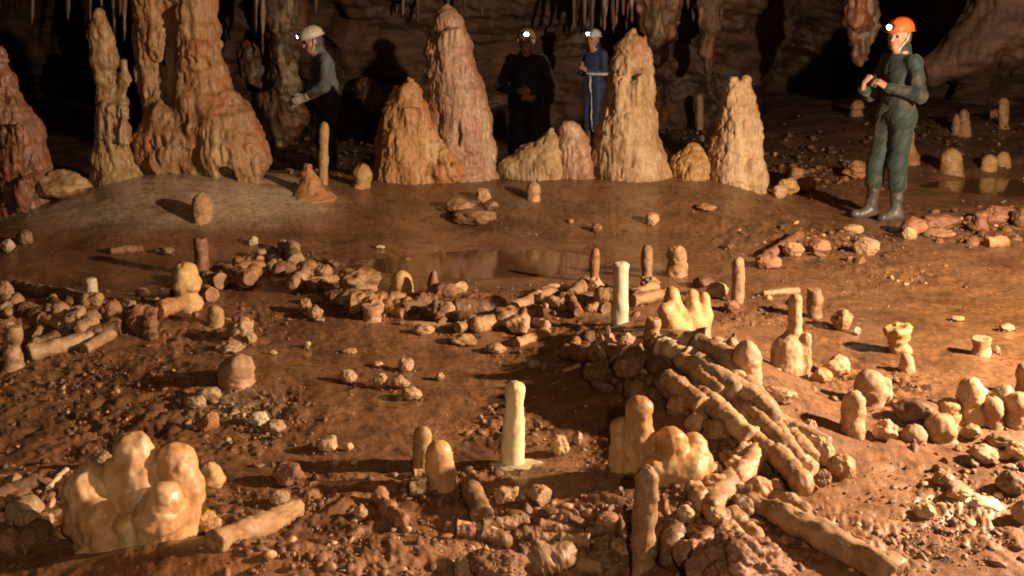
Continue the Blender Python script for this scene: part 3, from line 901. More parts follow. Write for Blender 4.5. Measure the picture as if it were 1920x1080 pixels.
def person(label, px, Y, yaw, J, mats, h=.01, scale=1.0, slim=1.0, helmet=(.8, .8, .8), headyaw=0.0, headpitch=0.0, gloves=None, band=None, lens_at=0.0, feet_py=None, bag=.0, spot=0.0, top=None):
    cl, low = mats
    g = P(px, 300, Y); gzz = float(zat(g[0], Y))
    root = bpy.data.objects.new('person', None); COL.objects.link(root)
    root.location = (g[0], Y, gzz - .005); root.rotation_euler = (0, 0, yaw); root.scale = (scale,) * 3
    tag(root, label, 'person')
    j = dict(hipL=(0, .09, .93), hipR=(0, -.09, .93), kneeL=(.03, .11, .50), kneeR=(.03, -.11, .50), ankL=(-.01, .12, .09), ankR=(-.01, -.12, .09),
             pel=(0, 0, .98), waist=(.0, 0, 1.12), chest=(.0, 0, 1.30), shL=(0, .18, 1.42), shR=(0, -.18, 1.42), neck=(.01, 0, 1.47), head=(.04, 0, 1.635),
             elL=(-.03, .27, 1.14), elR=(-.03, -.27, 1.14), wrL=(.12, .2, .95), wrR=(.12, -.2, .95), hdL=(.3, 0, -1), hdR=(.3, 0, -1), toeL=0.1, toeR=-.1, pnL=(.2, -1, 0), pnR=(.2, 1, 0), curl=.45)
    j.update(J)
    A = {q_: (np.asarray(v, float) if isinstance(v, tuple) else v) for q_, v in j.items()}
    lo = np.array([-.45, -.5, -.02]); hi = np.array([.65, .5, 1.95])
    # ---- body: one continuous skin
    s = SDF(lo, hi, h)
    RH = rotm(headyaw, headpitch); H = A['head']
    T = lambda x, y, z: H + RH @ np.array([x, y, z])
    s.ell(T(-.015, 0, .03), (.098, .078, .10), .02, RH)
    s.ell(T(.03, 0, -.04), (.062, .058, .078), .03, RH)
    s.ell(T(.066, 0, -.095), (.026, .028, .022), .025, RH)
    s.cap(T(.074, -.03, .026), T(.074, .03, .026), .014, None, .02)
    for sd in (-1, 1):
        s.ell(T(.052, sd * .042, -.03), (.028, .024, .026), .02, RH)
        s.ell(T(-.005, sd * .08, -.01), (.022, .012, .034), .01, RH)
        s.ell(T(.098, sd * .033, .004), (.017, .016, .012), .01, RH, cut=True)
    s.cap(T(.088, 0, .008), T(.112, 0, -.03), .009, .0145, .012)
    s.cap(T(.086, -.018, -.066), T(.086, .018, -.066), .008, None, .008)
    s.cap(T(-.03, 0, -.05), A['neck'], .056, .06, .03)
    s.cap(A['neck'], A['pel'], .075, .08, .05)
    s.cap(A['shL'] - (0, .04, .03), A['shR'] - (0, -.04, .03), .036, None, .04)
    for S_ in 'LR':
        s.cap(A['sh' + S_], A['el' + S_], .036, .032, .03); s.cap(A['el' + S_], A['wr' + S_], .038, .027, .02)
        s.cap(A['hip' + S_], A['knee' + S_], .06, .045, .04); s.cap(A['knee' + S_], A['ank' + S_], .05, .038, .03)
        s.cap(A['ank' + S_] + (-.02, 0, -.04), A['ank' + S_] + (.13, 0, -.05), .032, .026, .02)
        hand(s, A['wr' + S_], A['hd' + S_], A['pn' + S_], A['curl'], -1 if S_ == 'L' else 1)
    V, Q = s.mesh()
    obj('body', V, [Q], SKIN, parent=root)
    # ---- coverall, upper and lower
    s = SDF(lo, hi, h); b_ = bag
    s.ell(A['chest'], (.128 * slim + b_ * .5, .168 * slim + b_, .19), .06)
    s.cap(A['waist'] + (0, -.05, 0), A['waist'] + (0, .05, 0), .115 + b_, None, .06)
    s.cap(A['pel'] + (0, -.06, -.02), A['pel'] + (0, .06, -.02), .122 + b_, None, .06)
    s.cap(A['shL'] + (0, -.02, -.01), A['shR'] + (0, .02, -.01), .060 + b_ * .4, None, .06)
    s.cap(A['chest'] + (-.02, 0, .1), A['neck'] + (.0, 0, .045), .085, .068, .04)
    s.cap(A['neck'] + (-.012, 0, .0), A['neck'] + (.0, 0, .068), .074, .069, .02)
    for S_ in 'LR':
        s.cap(A['sh' + S_], A['el' + S_], .060 + b_ * .5, .052 + b_ * .4, .035)
        wr = A['wr' + S_]; el = A['el' + S_]
        s.cap(el, el + (wr - el) * .93, .056 + b_ * .4, .043, .03)
        kn, an = A['knee' + S_], A['ank' + S_]
        s.cap(A['hip' + S_], kn, .098 + b_ * .6, .074 + b_ * .6, .05)
        s.cap(kn, kn + (an - kn) * .42, .076 + b_ * .7, .074 + b_ * .7, .04)
    s.cap(A['neck'] + (.02, 0, .115), A['neck'] + (.05, 0, .2), .058, None, .008, cut=True)
    s.ell(T(.02, 0, .0), (.09, .075, .12), .01, RH, cut=True)
    Fc = s.F.copy()
    V, Q = s.mesh()
    N = normals(V, [Q])
    q_ = np.stack([V[:, 0] * 6 + V[:, 2] * 3.5, V[:, 1] * 6 - V[:, 2] * 2.5, V[:, 2] * 3.6], 1)
    fold = np.abs(fbm(q_ + px, 3)) - .2
    V = V + N * (.019 * fold + .012 * fbm(V * 4 + px, 2))[:, None]
    zc = V[Q].mean(1)[:, 2]
    obj('coverall', V, [Q], [cl, low], parent=root, mi=((zc < (top if top else -1))).astype(int))
    # ---- boots
    for S_ in 'LR':
        b = SDF(np.array([-.3, -.4, 0.0]), np.array([.5, .4, .55]), h)
        kn, an = A['knee' + S_], A['ank' + S_]; t = A['toe' + S_]
        b.cap(kn + (an - kn) * .25, an, .062, .05, .03)
        an0 = np.array([an[0], an[1], max(an[2], .09)])
        b.cap(an0 + (-.03, 0, -.04), an0 + (.15 * math.cos(t), .15 * math.sin(t), -.045), .048, .043, .03)
        b.cap(an0 + (.0, 0, .0), an0 + (.06, 0, -.03), .05, .045, .03)
        b.F[:, :, 0] = 1.0
        V, Q = b.mesh()
        N = normals(V, [Q]); V = V + N * (.006 * fbm(V * 14, 2))[:, None]
        obj('boot', V, [Q], BOOT, parent=root)
    if band:   # reflective stripes sewn on the coverall
        X, Yg, Z = s.ax[0][:, None, None], s.ax[1][None, :, None], s.ax[2][None, None, :]
        for fn in band:
            s.F = np.maximum(Fc - .017, fn(X, Yg, Z)).astype(np.float32)
            V, Q = s.mesh()
            if len(V): obj('reflective_band', V, [Q], plain('reflective_band', (.55, .58, .6), .5), parent=root)
    if gloves is not None:
        for S_ in 'LR':
            s2 = SDF(A['wr' + S_] - .25, A['wr' + S_] + .25, h * .8)
            hand(s2, A['wr' + S_], A['hd' + S_], A['pn' + S_], A['curl'], -1 if S_ == 'L' else 1)
            s2.cap(A['wr' + S_], A['wr' + S_] - .04 * (A['wr' + S_] - A['el' + S_]) / np.linalg.norm(A['wr' + S_] - A['el' + S_]), .036, .042, .02)
            s2.F -= .006
            V, Q = s2.mesh(); obj('glove', V, [Q], gloves, parent=root)
    # ---- head things
    for sd in (-1, 1):
        V, Fi = ICO[3]
        obj('eye', V * .0125 + T(.083, sd * .033, .003), [Fi], EYE, parent=root)
    s = SDF(H - .2, H + .2, .008)
    s.ell(T(-.03, 0, .0), (.092, .084, .115), .01, RH)
    s.ell(T(.075, 0, -.03), (.085, .12, .12), .012, RH, cut=True)
    s.ell(T(-.03, 0, -.17), (.2, .2, .07), .012, RH, cut=True)
    V, Q = s.mesh(); N = normals(V, [Q]); V = V + N * (.004 * fbm(V * 50, 2))[:, None]
    obj('hair', V, [Q], HAIR, parent=root)
    # helmet: dome with a rolled brim, raised ribs
    nu, nt = 18, 64
    th = np.linspace(0, 2 * np.pi, nt, endpoint=False)
    rows = []
    for a in np.linspace(2, 90, nu - 4):
        rows.append((math.sin(R(a)), math.cos(R(a))))
    rows += [(1.05, -.03), (1.065, -.09), (1.03, -.13), (.93, -.10)]
    V = []
    for r_, z_ in rows:
        rib = 1 + (.022 * (np.abs(((th * 5 / np.pi) % 2) - 1) > .72)) * (1 if .3 < r_ < .95 else 0)
        fx = np.where(np.cos(th) > 0, 1.0 + .05 * (r_ > 1) * np.cos(th), 1.0)
        V.append(np.stack([.137 * r_ * np.cos(th) * fx * rib, .112 * r_ * np.sin(th) * rib, np.full(nt, .112 * z_) * (rib if z_ > 0 else 1)], 1))
    V = np.concatenate(V)
    n = len(rows)
    i_, j_ = np.meshgrid(np.arange(n - 1), np.arange(nt), indexing='ij'); j2 = (j_ + 1) % nt
    Q = np.stack([i_ * nt + j_, (i_ + 1) * nt + j_, (i_ + 1) * nt + j2, i_ * nt + j2], -1).reshape(-1, 4)
    capf = np.stack([np.zeros(nt - 2, int), np.arange(1, nt - 1), np.arange(2, nt)], 1)
    hel = obj('helmet', (RH @ (V + (-.012, 0, .052)).T).T + H, [Q, capf], plain('helmet_shell', helmet, .35, var=.12, bscale=30, coat=.3), parent=root)
    # headlamp on the front of the helmet
    Vb, Fb = [], []
    nb = 24
    th = np.linspace(0, 2 * np.pi, nb, endpoint=False)
    prof = [(.105, .0), (.105, .034), (.150, .034), (.158, .030), (.158, .025), (.150, .023), (.152, .001)]
    la = lens_at
    RL = rotm(la, 0)
    for x_, r_ in prof:
        Vb.append(np.stack([np.full(nb, x_), 1.15 * r_ * np.cos(th), .9 * r_ * np.sin(th)], 1))
    Vb = np.concatenate(Vb); n = len(prof)
    i_, j_ = np.meshgrid(np.arange(n - 1), np.arange(nb), indexing='ij'); j2 = (j_ + 1) % nb
    Q = np.stack([i_ * nb + j_, i_ * nb + j2, (i_ + 1) * nb + j2, (i_ + 1) * nb + j_], -1).reshape(-1, 4)
    mi = np.repeat((np.arange(n - 1) >= 5).astype(int), nb)
    Vb = (RH @ ((RL @ Vb.T).T + (-.008, 0, .085)).T).T + H
    obj('headlamp', Vb, [Q], [BLACKP, LENS], parent=hel, mi=mi)
    if spot:
        l_ = bpy.data.lights.new('headlamp_beam', 'SPOT'); l_.energy = spot; l_.spot_size = R(95); l_.spot_blend = .8; l_.color = (1, .92, .8); l_.shadow_soft_size = .03
        lb = bpy.data.objects.new('headlamp_beam', l_); COL.objects.link(lb); lb.parent = root
        lb.location = T(*(RL @ np.array([.17, 0, 0]) + (-.008, 0, .085)))
        d = RH @ RL @ np.array([1, 0, -.12])
        lb.rotation_euler = Vector(d).to_track_quat('-Z', 'Y').to_euler()
    for sd in (-1, 1):
        V, Q = tube([T(.0, sd * .098, .03), T(.02, sd * .088, -.03), T(.055, sd * .045, -.105), T(.068, 0, -.124)], [(t, .007) for t in np.linspace(0, 1, 12)], 8, 3, 0, 1, 0)
        obj('chin_strap', V, Q, STRAP, parent=root)
    return root


person('caver in a dark green coverall and orange helmet with hands raised to the chest', 1672, 9.05, R(-163), dict(
    elL=(-.02, .27, 1.13), wrL=(.20, .10, 1.20), hdL=(.6, -.7, .55), pnL=(-.3, -.3, -.8), elR=(.10, -.25, 1.12), wrR=(.31, -.08, 1.18), hdR=(.25, .45, .9), pnR=(-.6, .7, 0), curl=.75,
    hipL=(-.02, .09, .93), kneeL=(.0, .09, .50), ankL=(-.03, .09, .09), kneeR=(.09, -.09, .50), ankR=(.09, -.11, .09), toeL=.1, toeR=-.1, head=(.045, 0, 1.63)),
    (cloth('green_coverall', (.010, .026, .021), .5),) * 2, h=.0075, helmet=(.62, .13, .03), headyaw=R(22), headpitch=R(4), bag=.004, slim=.92, lens_at=R(-6), spot=6)
person('caver in a white helmet standing sideways, grey shirt lit at the shoulder, pale gloves', 618, 11.0, R(-158), dict(
    chest=(.03, 0, 1.28), neck=(.07, 0, 1.44), head=(.13, 0, 1.59), shL=(.03, .19, 1.40), shR=(.03, -.19, 1.40), elL=(.08, .26, 1.12), wrL=(.26, .12, 1.0), hdL=(.9, -.2, -.4), elR=(.06, -.25, 1.12), wrR=(.27, -.1, .98), hdR=(.8, .2, -.5)),
    (cloth('grey_shirt', (.10, .115, .115), .25), cloth('brown_trousers', (.022, .015, .011), .3)), h=.011, scale=.98, helmet=(.62, .56, .47), headyaw=R(6), headpitch=R(16), gloves=cloth('pale_gloves', (.36, .30, .24), .4), top=1.06, bag=.01)
person('caver in dark clothes blackened as if shaded, facing the camera with a shining headlamp', 986, 11.75, R(-93), dict(
    elL=(.03, .30, 1.13), wrL=(.24, .06, 1.08), hdL=(.2, -1, .0), pnL=(-1, 0, 0), elR=(.03, -.30, 1.13), wrR=(.24, -.04, 1.0), hdR=(.2, 1, 0), pnR=(-1, 0, 0), ankL=(0, .14, .09), ankR=(0, -.14, .09)),
    (cloth('shade_black_coverall', (.006, .006, .006), .1), cloth('dark_trousers', (.012, .011, .01), .15)), h=.011, scale=.965, helmet=(.2, .13, .09), headpitch=R(-2), bag=.03, lens_at=R(3), top=.95)  # dark clothes made blacker to stand in for the stalagmite's shadow
person('caver in a striped blue coverall and white helmet beside the broad tan stalagmite', 1111, 14.6, R(-138), dict(
    elL=(.02, .22, 1.15), wrL=(.22, .06, 1.18), hdL=(.6, -.5, .5), pnL=(-.3, -.6, -.4), elR=(.05, -.22, 1.14), wrR=(.24, -.06, 1.2), hdR=(.5, .4, .6), pnR=(-.5, .5, 0), curl=.7,
    hipL=(0, .08, .93), hipR=(0, -.08, .93), kneeL=(.03, .09, .5), kneeR=(.03, -.09, .5), ankL=(0, .09, .09), ankR=(0, -.09, .09)),
    (cloth('blue_coverall', (.022, .04, .115), .2),) * 2, h=.011, scale=.93, helmet=(.55, .6, .6), headyaw=R(8), spot=0,
    band=[lambda X, Y, Z: np.maximum(np.abs(Z - 1.13) - .022, .02 - Y + 0 * X), lambda X, Y, Z: np.maximum(np.abs(Y - .02 - .05 * (1.1 - Z)) - .018 + 0 * X, np.maximum(-X, Z - 1.12))])

# ------------------------------------------------------------------ pieces on the floor: each row is one thing
# S standing piece: x, bottom row, top row, width, lean   L lying piece: x0, y0, x1, y1, width   R stone: x, y, w, h
NSEED = [100]


BASES = []


def nxt():
    NSEED[0] += 1
    return NSEED[0]


def standing(x, yb, yt, w, lean, mat, label, group, end='dome', lump=1.35, bulge=None, seg=26, name='stalagmite', dome=1.15, flare=.12, cone=0.0):
    sd = nxt()
    b = G(x, yb); r = w / 2 * mpp(b)
    Y = b[1] + r * .75
    bx = P(x, yb, Y)[0]
    z0 = float(zat(bx, Y)) - .05
    tp = P(x + lean, yt, Y)
    a = np.array([bx, Y, z0]); t = np.array([tp[0], Y, tp[2]])
    L = np.linalg.norm(t - a)
    rsd = np.random.default_rng(sd)
    mid = (a + t) / 2 + np.array([*rsd.uniform(-.12, .12, 2) * r * lump, 0])
    sp = [a, a + (mid - a) * .6 + (t - a) * .02, mid, mid + (t - mid) * .6, t]
    BASES.append((bx, Y, r))
    V, Q = tube(sp, rod_profile(r * .97, L, 'flat', end, 30, sd, .08 * lump, flare, bulge, dome, cone), 36, sd, .085 * lump, .9, .04 * lump)
    return tag(obj(name, V, Q, M[mat], origin=np.array([bx, Y, z0 + .05])), label, name.replace('_', ' '), group)


def lying(x0, y0, x1, y1, w, mat, label, group, e0='flat', e1='dome', lift=.75, lump=1.0, name='broken_stalagmite', dz=0.0):
    sd = nxt()
    m = mpp(G((x0 + x1) / 2, (y0 + y1) / 2)); r = w / 2 * m
    a = G(x0, y0, r * lift + dz); b = G(x1, y1, r * lift + dz)
    L = np.linalg.norm(b - a)
    for t_ in np.linspace(0, 1, max(2, int(L / r / 1.5))):
        BASES.append((*(a + (b - a) * t_)[:2], r))
    rsd = np.random.default_rng(sd)
    mid = (a + b) / 2 + rsd.uniform(-.2, .2, 3) * r * lump
    V, Q = tube([a, a * .5 + mid * .5, mid, mid * .5 + b * .5, b], rod_profile(r, L, e0, e1, 34, sd, .11 * lump, 0), 36, sd, .13 * lump, .8, .06 * lump)
    return tag(obj(name, V, Q, M[mat]), label, name.replace('_', ' '), group)


def stone(x, y, w, h, mat, label, group, name='stone', lift=.45, cuts=3, rough=.2, depth=1.0):
    sd = nxt()
    c0 = G(x, y); m = mpp(c0)
    c = G(x, y, h * m * lift)
    BASES.append((c[0], c[1], w * m * .45))
    V, Fc = stone_shape(sd, 6 if w > 95 else 5, cuts, rough)
    ext = (V.max(0) - V.min(0)) / 2
    V = (V - (V.max(0) + V.min(0)) / 2) / ext * np.array([w * m / 2, (w * .6 + h * .4) * m / 2 * depth, h * m / 2 * 1.05])
    return tag(obj(name, V + c, [Fc], M[mat]), label, name.replace('_', ' '), group)


g1 = 'broken pieces of the left heap'
lying(28, 535, 90, 548, 20, 'pale', 'thin pale bar on top of the left heap, nearest the left edge', g1)
lying(88, 545, 168, 566, 24, 'pale', 'pale log under the small white stump', g1)
standing(173, 553, 522, 23, -4, 'white', 'short white stump standing at the top of the left heap', g1, end='flat', name='broken_stalagmite')
stone(178, 562, 32, 26, 'yellow', 'yellowish knob right below the small white stump', g1)
lying(68, 632, 100, 556, 18, 'pale', 'slim pale bar sloping down through the left heap', g1)
standing(110, 612, 566, 36, 4, 'pink', 'upright pinkish chunk in the middle of the left heap', g1, name='broken_stalagmite')
stone(143, 600, 46, 46, 'pale', 'large rounded pale lump right of the pinkish chunk', g1)
lying(52, 662, 178, 630, 30, 'pale', 'long pale log along the bottom of the left heap', g1)
lying(158, 655, 216, 622, 22, 'tan', 'tan log end at the right tip of the left heap', g1)
lying(75, 640, 130, 622, 20, 'brown', 'brown log lying behind the long pale log', g1)
standing(27, 694, 612, 34, -2, 'pale', 'stacked pale stump at the left edge with ringed joints', g1, end='flat', bulge=[(.3, .08, -.18), (.62, .08, -.2), (.85, .1, .1)], name='broken_stalagmite')
lying(55, 578, 40, 592, 32, 'brown', 'dark log seen end on with a pale broken face', g1, e0='flat', e1='flat')
stone(10, 545, 32, 36, 'pink', 'pinkish block at the left edge on the heap', g1)
stone(12, 582, 36, 34, 'grey', 'greyish hooked stone at the left edge of the heap', g1)
stone(8, 612, 40, 26, 'orange', 'flat orange stone at the left edge of the heap', g1)
stone(208, 582, 40, 40, 'red', 'reddish lump at the right end of the left heap', g1)
stone(240, 573, 34, 26, 'grey', 'greyish green lump beyond the right end of the left heap', g1)
stone(66, 642, 24, 20, 'tan', 'small ringed piece between the stump and the long pale log', g1)

g2 = 'pieces left of the ring'
standing(377, 519, 446, 25, -2, 'red', 'reddish upright post behind the knobbly yellow stump', g2, end='flat', lump=1.3)
standing(348, 583, 492, 46, -2, 'yellow', 'knobbly yellow stump standing near the reddish post', g2, lump=2.2, bulge=[(.2, .12, .25), (.45, .08, -.2), (.7, .15, .15)])
standing(279, 632, 590, 28, 2, 'red', 'small reddish pile between left heap and yellow stump', g2, lump=2.2, end='flat', name='broken_stalagmite')
standing(403, 614, 572, 30, 0, 'yellow', 'short yellow stub in the shade beside the pale lump', g2)
stone(446, 618, 60, 46, 'pale', 'pale knobbly lump behind the pinkish dome', g2, rough=.4)
stone(430, 650, 56, 22, 'grey', 'flat greyish crust in front of the pale knobbly lump', g2, rough=.3)
stone(468, 634, 28, 24, 'pale', 'little pale knob touching the pale knobbly lump', g2)
standing(446, 732, 666, 66, 2, 'pink', 'pinkish dome-shaped stalagmite casting a long shadow', g2, dome=1.5, flare=.1)
stone(390, 790, 40, 36, 'orange', 'squarish orange block in the grey rubble', g2, cuts=14, rough=.05)
stone(390, 738, 50, 26, 'grey', 'pale grey slab left of the pinkish dome', g2)
stone(485, 785, 38, 26, 'white', 'whitish lump in the grey rubble', g2)
stone(515, 800, 40, 26, 'pale', 'pale lump right of the whitish one in the rubble', g2)
stone(365, 755, 44, 24, 'grey', 'grey stone below the slab left of the pinkish dome', g2)
lying(208, 471, 268, 466, 14, 'tan', 'short tan bar at the front of the grey apron', g2, e1='flat')
stone(16, 460, 24, 24, 'white', 'rounded pale stone at the left edge near the apron', g2)
stone(45, 445, 30, 26, 'grey', 'small grey stone left of the grey apron', g2)
standing(378, 420, 362, 34, 2, 'pink', 'short pinkish knobbly stump at the foot of the tan column', BACK, lump=2, flare=.3)
stone(120, 345, 80, 40, 'pale', 'pale flat boulder left of the slender pillar foot', BACK)
stone(310, 470, 36, 14, 'grey', 'thin grey flake right of the tan bar', g2)

g3 = 'pieces along the far side of the ring'
for (x, y, w_, h_, mt, lb) in [
    (474, 452, 19, 18, 'white', 'small whitish stone topmost of the far chain'), (488, 477, 24, 22, 'pale', 'pale knob below the small whitish stone'),
    (516, 488, 24, 24, 'pink', 'pinkish knob in the middle of the far chain'), (492, 500, 34, 20, 'tan', 'flat tan knob in front of the pinkish knob'),
    (532, 462, 24, 26, 'tan', 'tan knob at the back of the far chain'), (582, 500, 30, 26, 'tan', 'rough tan stone left of the holed pale one'),
    (606, 512, 36, 30, 'pale', 'pale rough stone at the right end of the far chain'), (565, 516, 26, 18, 'grey', 'low grey stone under the rough tan stone'),
    (457, 490, 26, 22, 'brown', 'brown knob at the left end of the far chain'), (418, 520, 44, 18, 'red', 'reddish flake right of the upright reddish post'),
    (572, 575, 26, 30, 'tan', 'tan stub beside the dark hollow'), (592, 586, 30, 26, 'pale', 'pale ringed pebble beside the tan stub')]:
    stone(x, y, w_, h_, mt, lb, g3)
lying(556, 494, 546, 462, 30, 'pale', 'short pale log leaning over the far chain', g3, lift=1.1)
stone(676, 528, 76, 46, 'tan', 'big arched tan boulder in the ring', g3, rough=.3)
stone(660, 560, 60, 34, 'tan', 'tan base stone under the arched boulder', g3)
standing(752, 552, 507, 42, 0, 'yellow', 'round yellowish disc of a broken end standing on edge', g3, end='dome', lump=.6, name='broken_stalagmite')
lying(695, 565, 762, 562, 34, 'tan', 'tan tapering piece in front of the yellowish disc', g3)
standing(700, 605, 570, 36, -4, 'pink', 'pinkish stub tilted below the arched boulder', g3, end='flat', name='broken_stalagmite')
standing(813, 560, 506, 22, 0, 'red', 'reddish pointed spike in the ring', g3, dome=2.5)
stone(832, 548, 50, 34, 'red', 'reddish block right of the pointed spike', g3)
stone(860, 540, 34, 24, 'pale', 'small pale block on the dark log', g3, cuts=10)
stone(820, 585, 44, 44, 'brown', 'brown tangle of crust left of the dark log', g3, rough=.4)
lying(852, 582, 950, 574, 42, 'brown', 'thick dark log lying across the ring', g3)
lying(948, 582, 1042, 546, 26, 'tan', 'tan log sloping up to the right behind the dark log', g3)
lying(1042, 540, 1004, 556, 20, 'pink', 'pinkish rod end behind the sloping tan log', g3)
stone(970, 607, 48, 38, 'pink', 'pinkish block right of the dark log', g3, cuts=10)
lying(968, 645, 1028, 622, 22, 'tan', 'short tan log in front of the pinkish block', g3)
lying(1000, 603, 1030, 612, 18, 'pale', 'small pale bar right of the pinkish block', g3)
lying(750, 606, 878, 612, 10, 'tan', 'long thin rod in front of the dark log', g3)
stone(866, 636, 58, 22, 'tan', 'flat tan stone in front of the long thin rod', g3)
stone(930, 652, 40, 20, 'tan', 'flat tan stone right of the similar one on the mud', g3)
stone(795, 618, 40, 20, 'pale', 'pale crusty flake in front of the reddish block', g3)
lying(1072, 555, 1100, 530, 26, 'tan', 'tan wedge left of the white standing stalagmite', g3)
stone(1118, 535, 30, 36, 'pink', 'pinkish knob left of the white standing stalagmite', g3)
standing(1115, 530, 464, 18, 2, 'red', 'thin reddish spike left of the white stalagmite', g3, dome=2)
standing(1214, 522, 459, 20, 0, 'tan', 'slim tan post right of the white stalagmite', g3)
standing(1268, 520, 460, 36, 0, 'tan', 'bent tan stump beyond the yellow fingers', g3, lump=2)
stone(1218, 532, 36, 30, 'tan', 'ring-shaped tan piece at the foot of the slim tan post', g3, rough=.4)
standing(1382, 570, 482, 22, 2, 'pink', 'slim pinkish post on its own between ring and tall banded stalagmite', g3)
stone(1372, 575, 30, 22, 'red', 'reddish stone at the foot of the slim pinkish post', g3)
stone(1345, 545, 40, 30, 'grey', 'grey lump left of the slim pinkish post', g3)
stone(1320, 530, 40, 24, 'brown', 'brown lump behind the yellow fingers', g3)
standing(1162, 612, 491, 30, 2, 'white', 'bright white smooth stalagmite standing in the shaded hollow', g3, lump=.8, end='dome', dome=.45, flare=.15)

g4 = 'pebbles on the smooth mud'
for (x, y, w_, h_, lb) in [
    (653, 707, 34, 26, 'pale pebble leftmost of the row on the smooth mud'), (713, 713, 30, 28, 'pale pebble second in the row on the smooth mud'),
    (750, 716, 38, 28, 'pale pebble third in the row, broader than its neighbour'), (761, 684, 30, 24, 'pale pebble behind the row on the smooth mud'),
    (772, 738, 40, 24, 'flattish pale pebble in front of the row'), (709, 683, 20, 10, 'tiny flat chip left of the back pebble'),
    (576, 646, 14, 12, 'tiny chip alone on the mud near the dark hollow'), (655, 658, 30, 10, 'thin flake alone in the middle of the smooth mud'),
    (512, 661, 16, 10, 'tiny pale chip right of the pale knobbly lump'), (825, 706, 16, 16, 'tiny pebble left of the shaded heap'),
    (1000, 682, 24, 18, 'small white chip at the edge of the shaded heap'), (598, 600, 22, 12, 'small pale chip in front of the ringed pebble'),
    (612, 832, 42, 30, 'pale pebble with a long shadow above the shadow bands'), (655, 838, 16, 14, 'tiny pebble right of the pale one with the long shadow'),
    (627, 868, 16, 12, 'tiny pebble on the shadow band'), (664, 866, 16, 14, 'second tiny pebble on the shadow band, nearer the yellow finger')]:
    stone(x, y, w_, h_, 'pale', lb, g4)
g5 = 'loose stones on the flowstone slope'
for (x, y, w_, h_, mt, lb) in [
    (906, 365, 30, 26, 'pink', 'small pinkish stone topmost of the pile on the slope'), (862, 386, 58, 30, 'pink', 'pinkish slab in the pile on the slope'),
    (890, 406, 82, 28, 'tan', 'long tan slab lowest of the pile on the slope'), (920, 385, 30, 18, 'pink', 'flat chip right of the pile on the slope'),
    (1223, 411, 26, 24, 'pale', 'pale stone alone on the right of the slope'), (1118, 428, 22, 20, 'red', 'reddish pebble alone on the middle of the slope'),
    (1070, 415, 12, 10, 'pale', 'tiny pale chip left of the reddish pebble'), (713, 463, 18, 8, 'white', 'thin white chip on the wet floor'),
    (765, 487, 16, 8, 'pale', 'thin pale chip near the puddle'), (1325, 388, 40, 14, 'tan', 'low broken flake right of the pale stone on the slope')]:
    stone(x, y, w_, h_, mt, lb, g5)
standing(1001, 376, 341, 26, 0, 'pink', 'small pinkish peg standing on the flowstone slope', g5)

g6 = 'logs of the heap of broken columns'
for (x0, y0, x1, y1, w_, mt, dz, lb) in [
    (1250, 640, 1332, 634, 34, 'grey', .0, 'dark grey slab on the top of the log heap'), (1250, 660, 1296, 672, 36, 'pale', .01, 'short pale lump at the top left of the log heap'),
    (1305, 662, 1402, 736, 38, 'grey', .035, 'smooth pale grey log on top of the heap, thick lower end'), (1338, 648, 1392, 704, 30, 'pale', .025, 'pale log behind the smooth grey one'),
    (1296, 690, 1342, 722, 28, 'pink', .01, 'short pinkish log left of the smooth grey one'), (1316, 728, 1382, 800, 34, 'tan', .03, 'tan log with a bright broken lower end'),
    (1345, 718, 1424, 812, 26, 'tan', .02, 'slim tan log beside the one with the bright broken end'), (1398, 735, 1474, 806, 36, 'grey', .02, 'rough grey log below the smooth grey one'),
    (1446, 782, 1552, 850, 28, 'pale', .01, 'pale log reaching farthest down to the right'), (1448, 858, 1512, 912, 38, 'tan', .02, 'tan log overhanging the dark hollow at the foot of the heap'),
    (1476, 848, 1530, 888, 26, 'pale', .02, 'slim pale log beside the one over the dark hollow'), (1400, 790, 1480, 850, 30, 'tan', .0, 'tan log half hidden in the middle of the heap'),
    (1232, 684, 1296, 752, 40, 'brown', .0, 'brown shaded log on the left flank of the heap'), (1240, 720, 1290, 770, 26, 'red', .01, 'short reddish shaded log left of the tan one'),
    (1370, 690, 1440, 760, 28, 'pink', .0, 'pinkish log on the right side of the heap'), (1478, 812, 1534, 868, 34, 'tan', .015, 'stubby tan log under the pale one reaching right'),
    (1228, 640, 1262, 720, 30, 'brown', -.01, 'brown log steeply leaning on the shaded flank'),
    (1270, 672, 1360, 748, 30, 'tan', .045, 'tan log lying over the middle of the bundle, dark upper end'), (1350, 690, 1436, 766, 30, 'pale', .04, 'pale log along the upper right edge of the bundle'),
    (1400, 770, 1494, 838, 30, 'tan', .035, 'tan log in the lower middle of the bundle'), (1252, 700, 1330, 776, 34, 'tan', .04, 'tan log at the lower left edge of the bundle'),
    (1332, 752, 1408, 826, 34, 'pale', .03, 'pale log just above the dark hollow end of the bundle'), (1310, 640, 1376, 664, 30, 'tan', .03, 'tan log crosswise at the upper end of the bundle'),
    (1436, 790, 1500, 866, 28, 'pink', .03, 'pinkish log near the lower end of the bundle'), (1395, 820, 1452, 862, 34, 'tan', .01, 'tan log poking out left over the dark hollow')]:
    jx = np.random.default_rng(x0 + y1).normal(0, 7, 4)
    x0, y0, x1, y1 = x0 + jx[0], y0 + jx[1], x1 + jx[2], y1 + jx[3]
    lying(x0, y0, x1, y1, w_ * 1.15, mt, lb, g6, dz=dz + .012, lump=.9, e1='dome' if w_ > 36 else 'flat')
stone(1545, 850, 38, 50, 'pale', 'rounded pale knob at the lower right end of the log heap', g6)
stone(1578, 872, 50, 44, 'tan', 'tan stone just beyond the lower end of the log heap', g6)
standing(1405, 728, 640, 48, -6, 'pink', 'smooth pinkish dome against the right side of the log heap', g6, dome=1.4)
standing(1372, 690, 634, 36, 0, 'tan', 'tan dome behind the smooth pinkish dome', g6, dome=1.3)
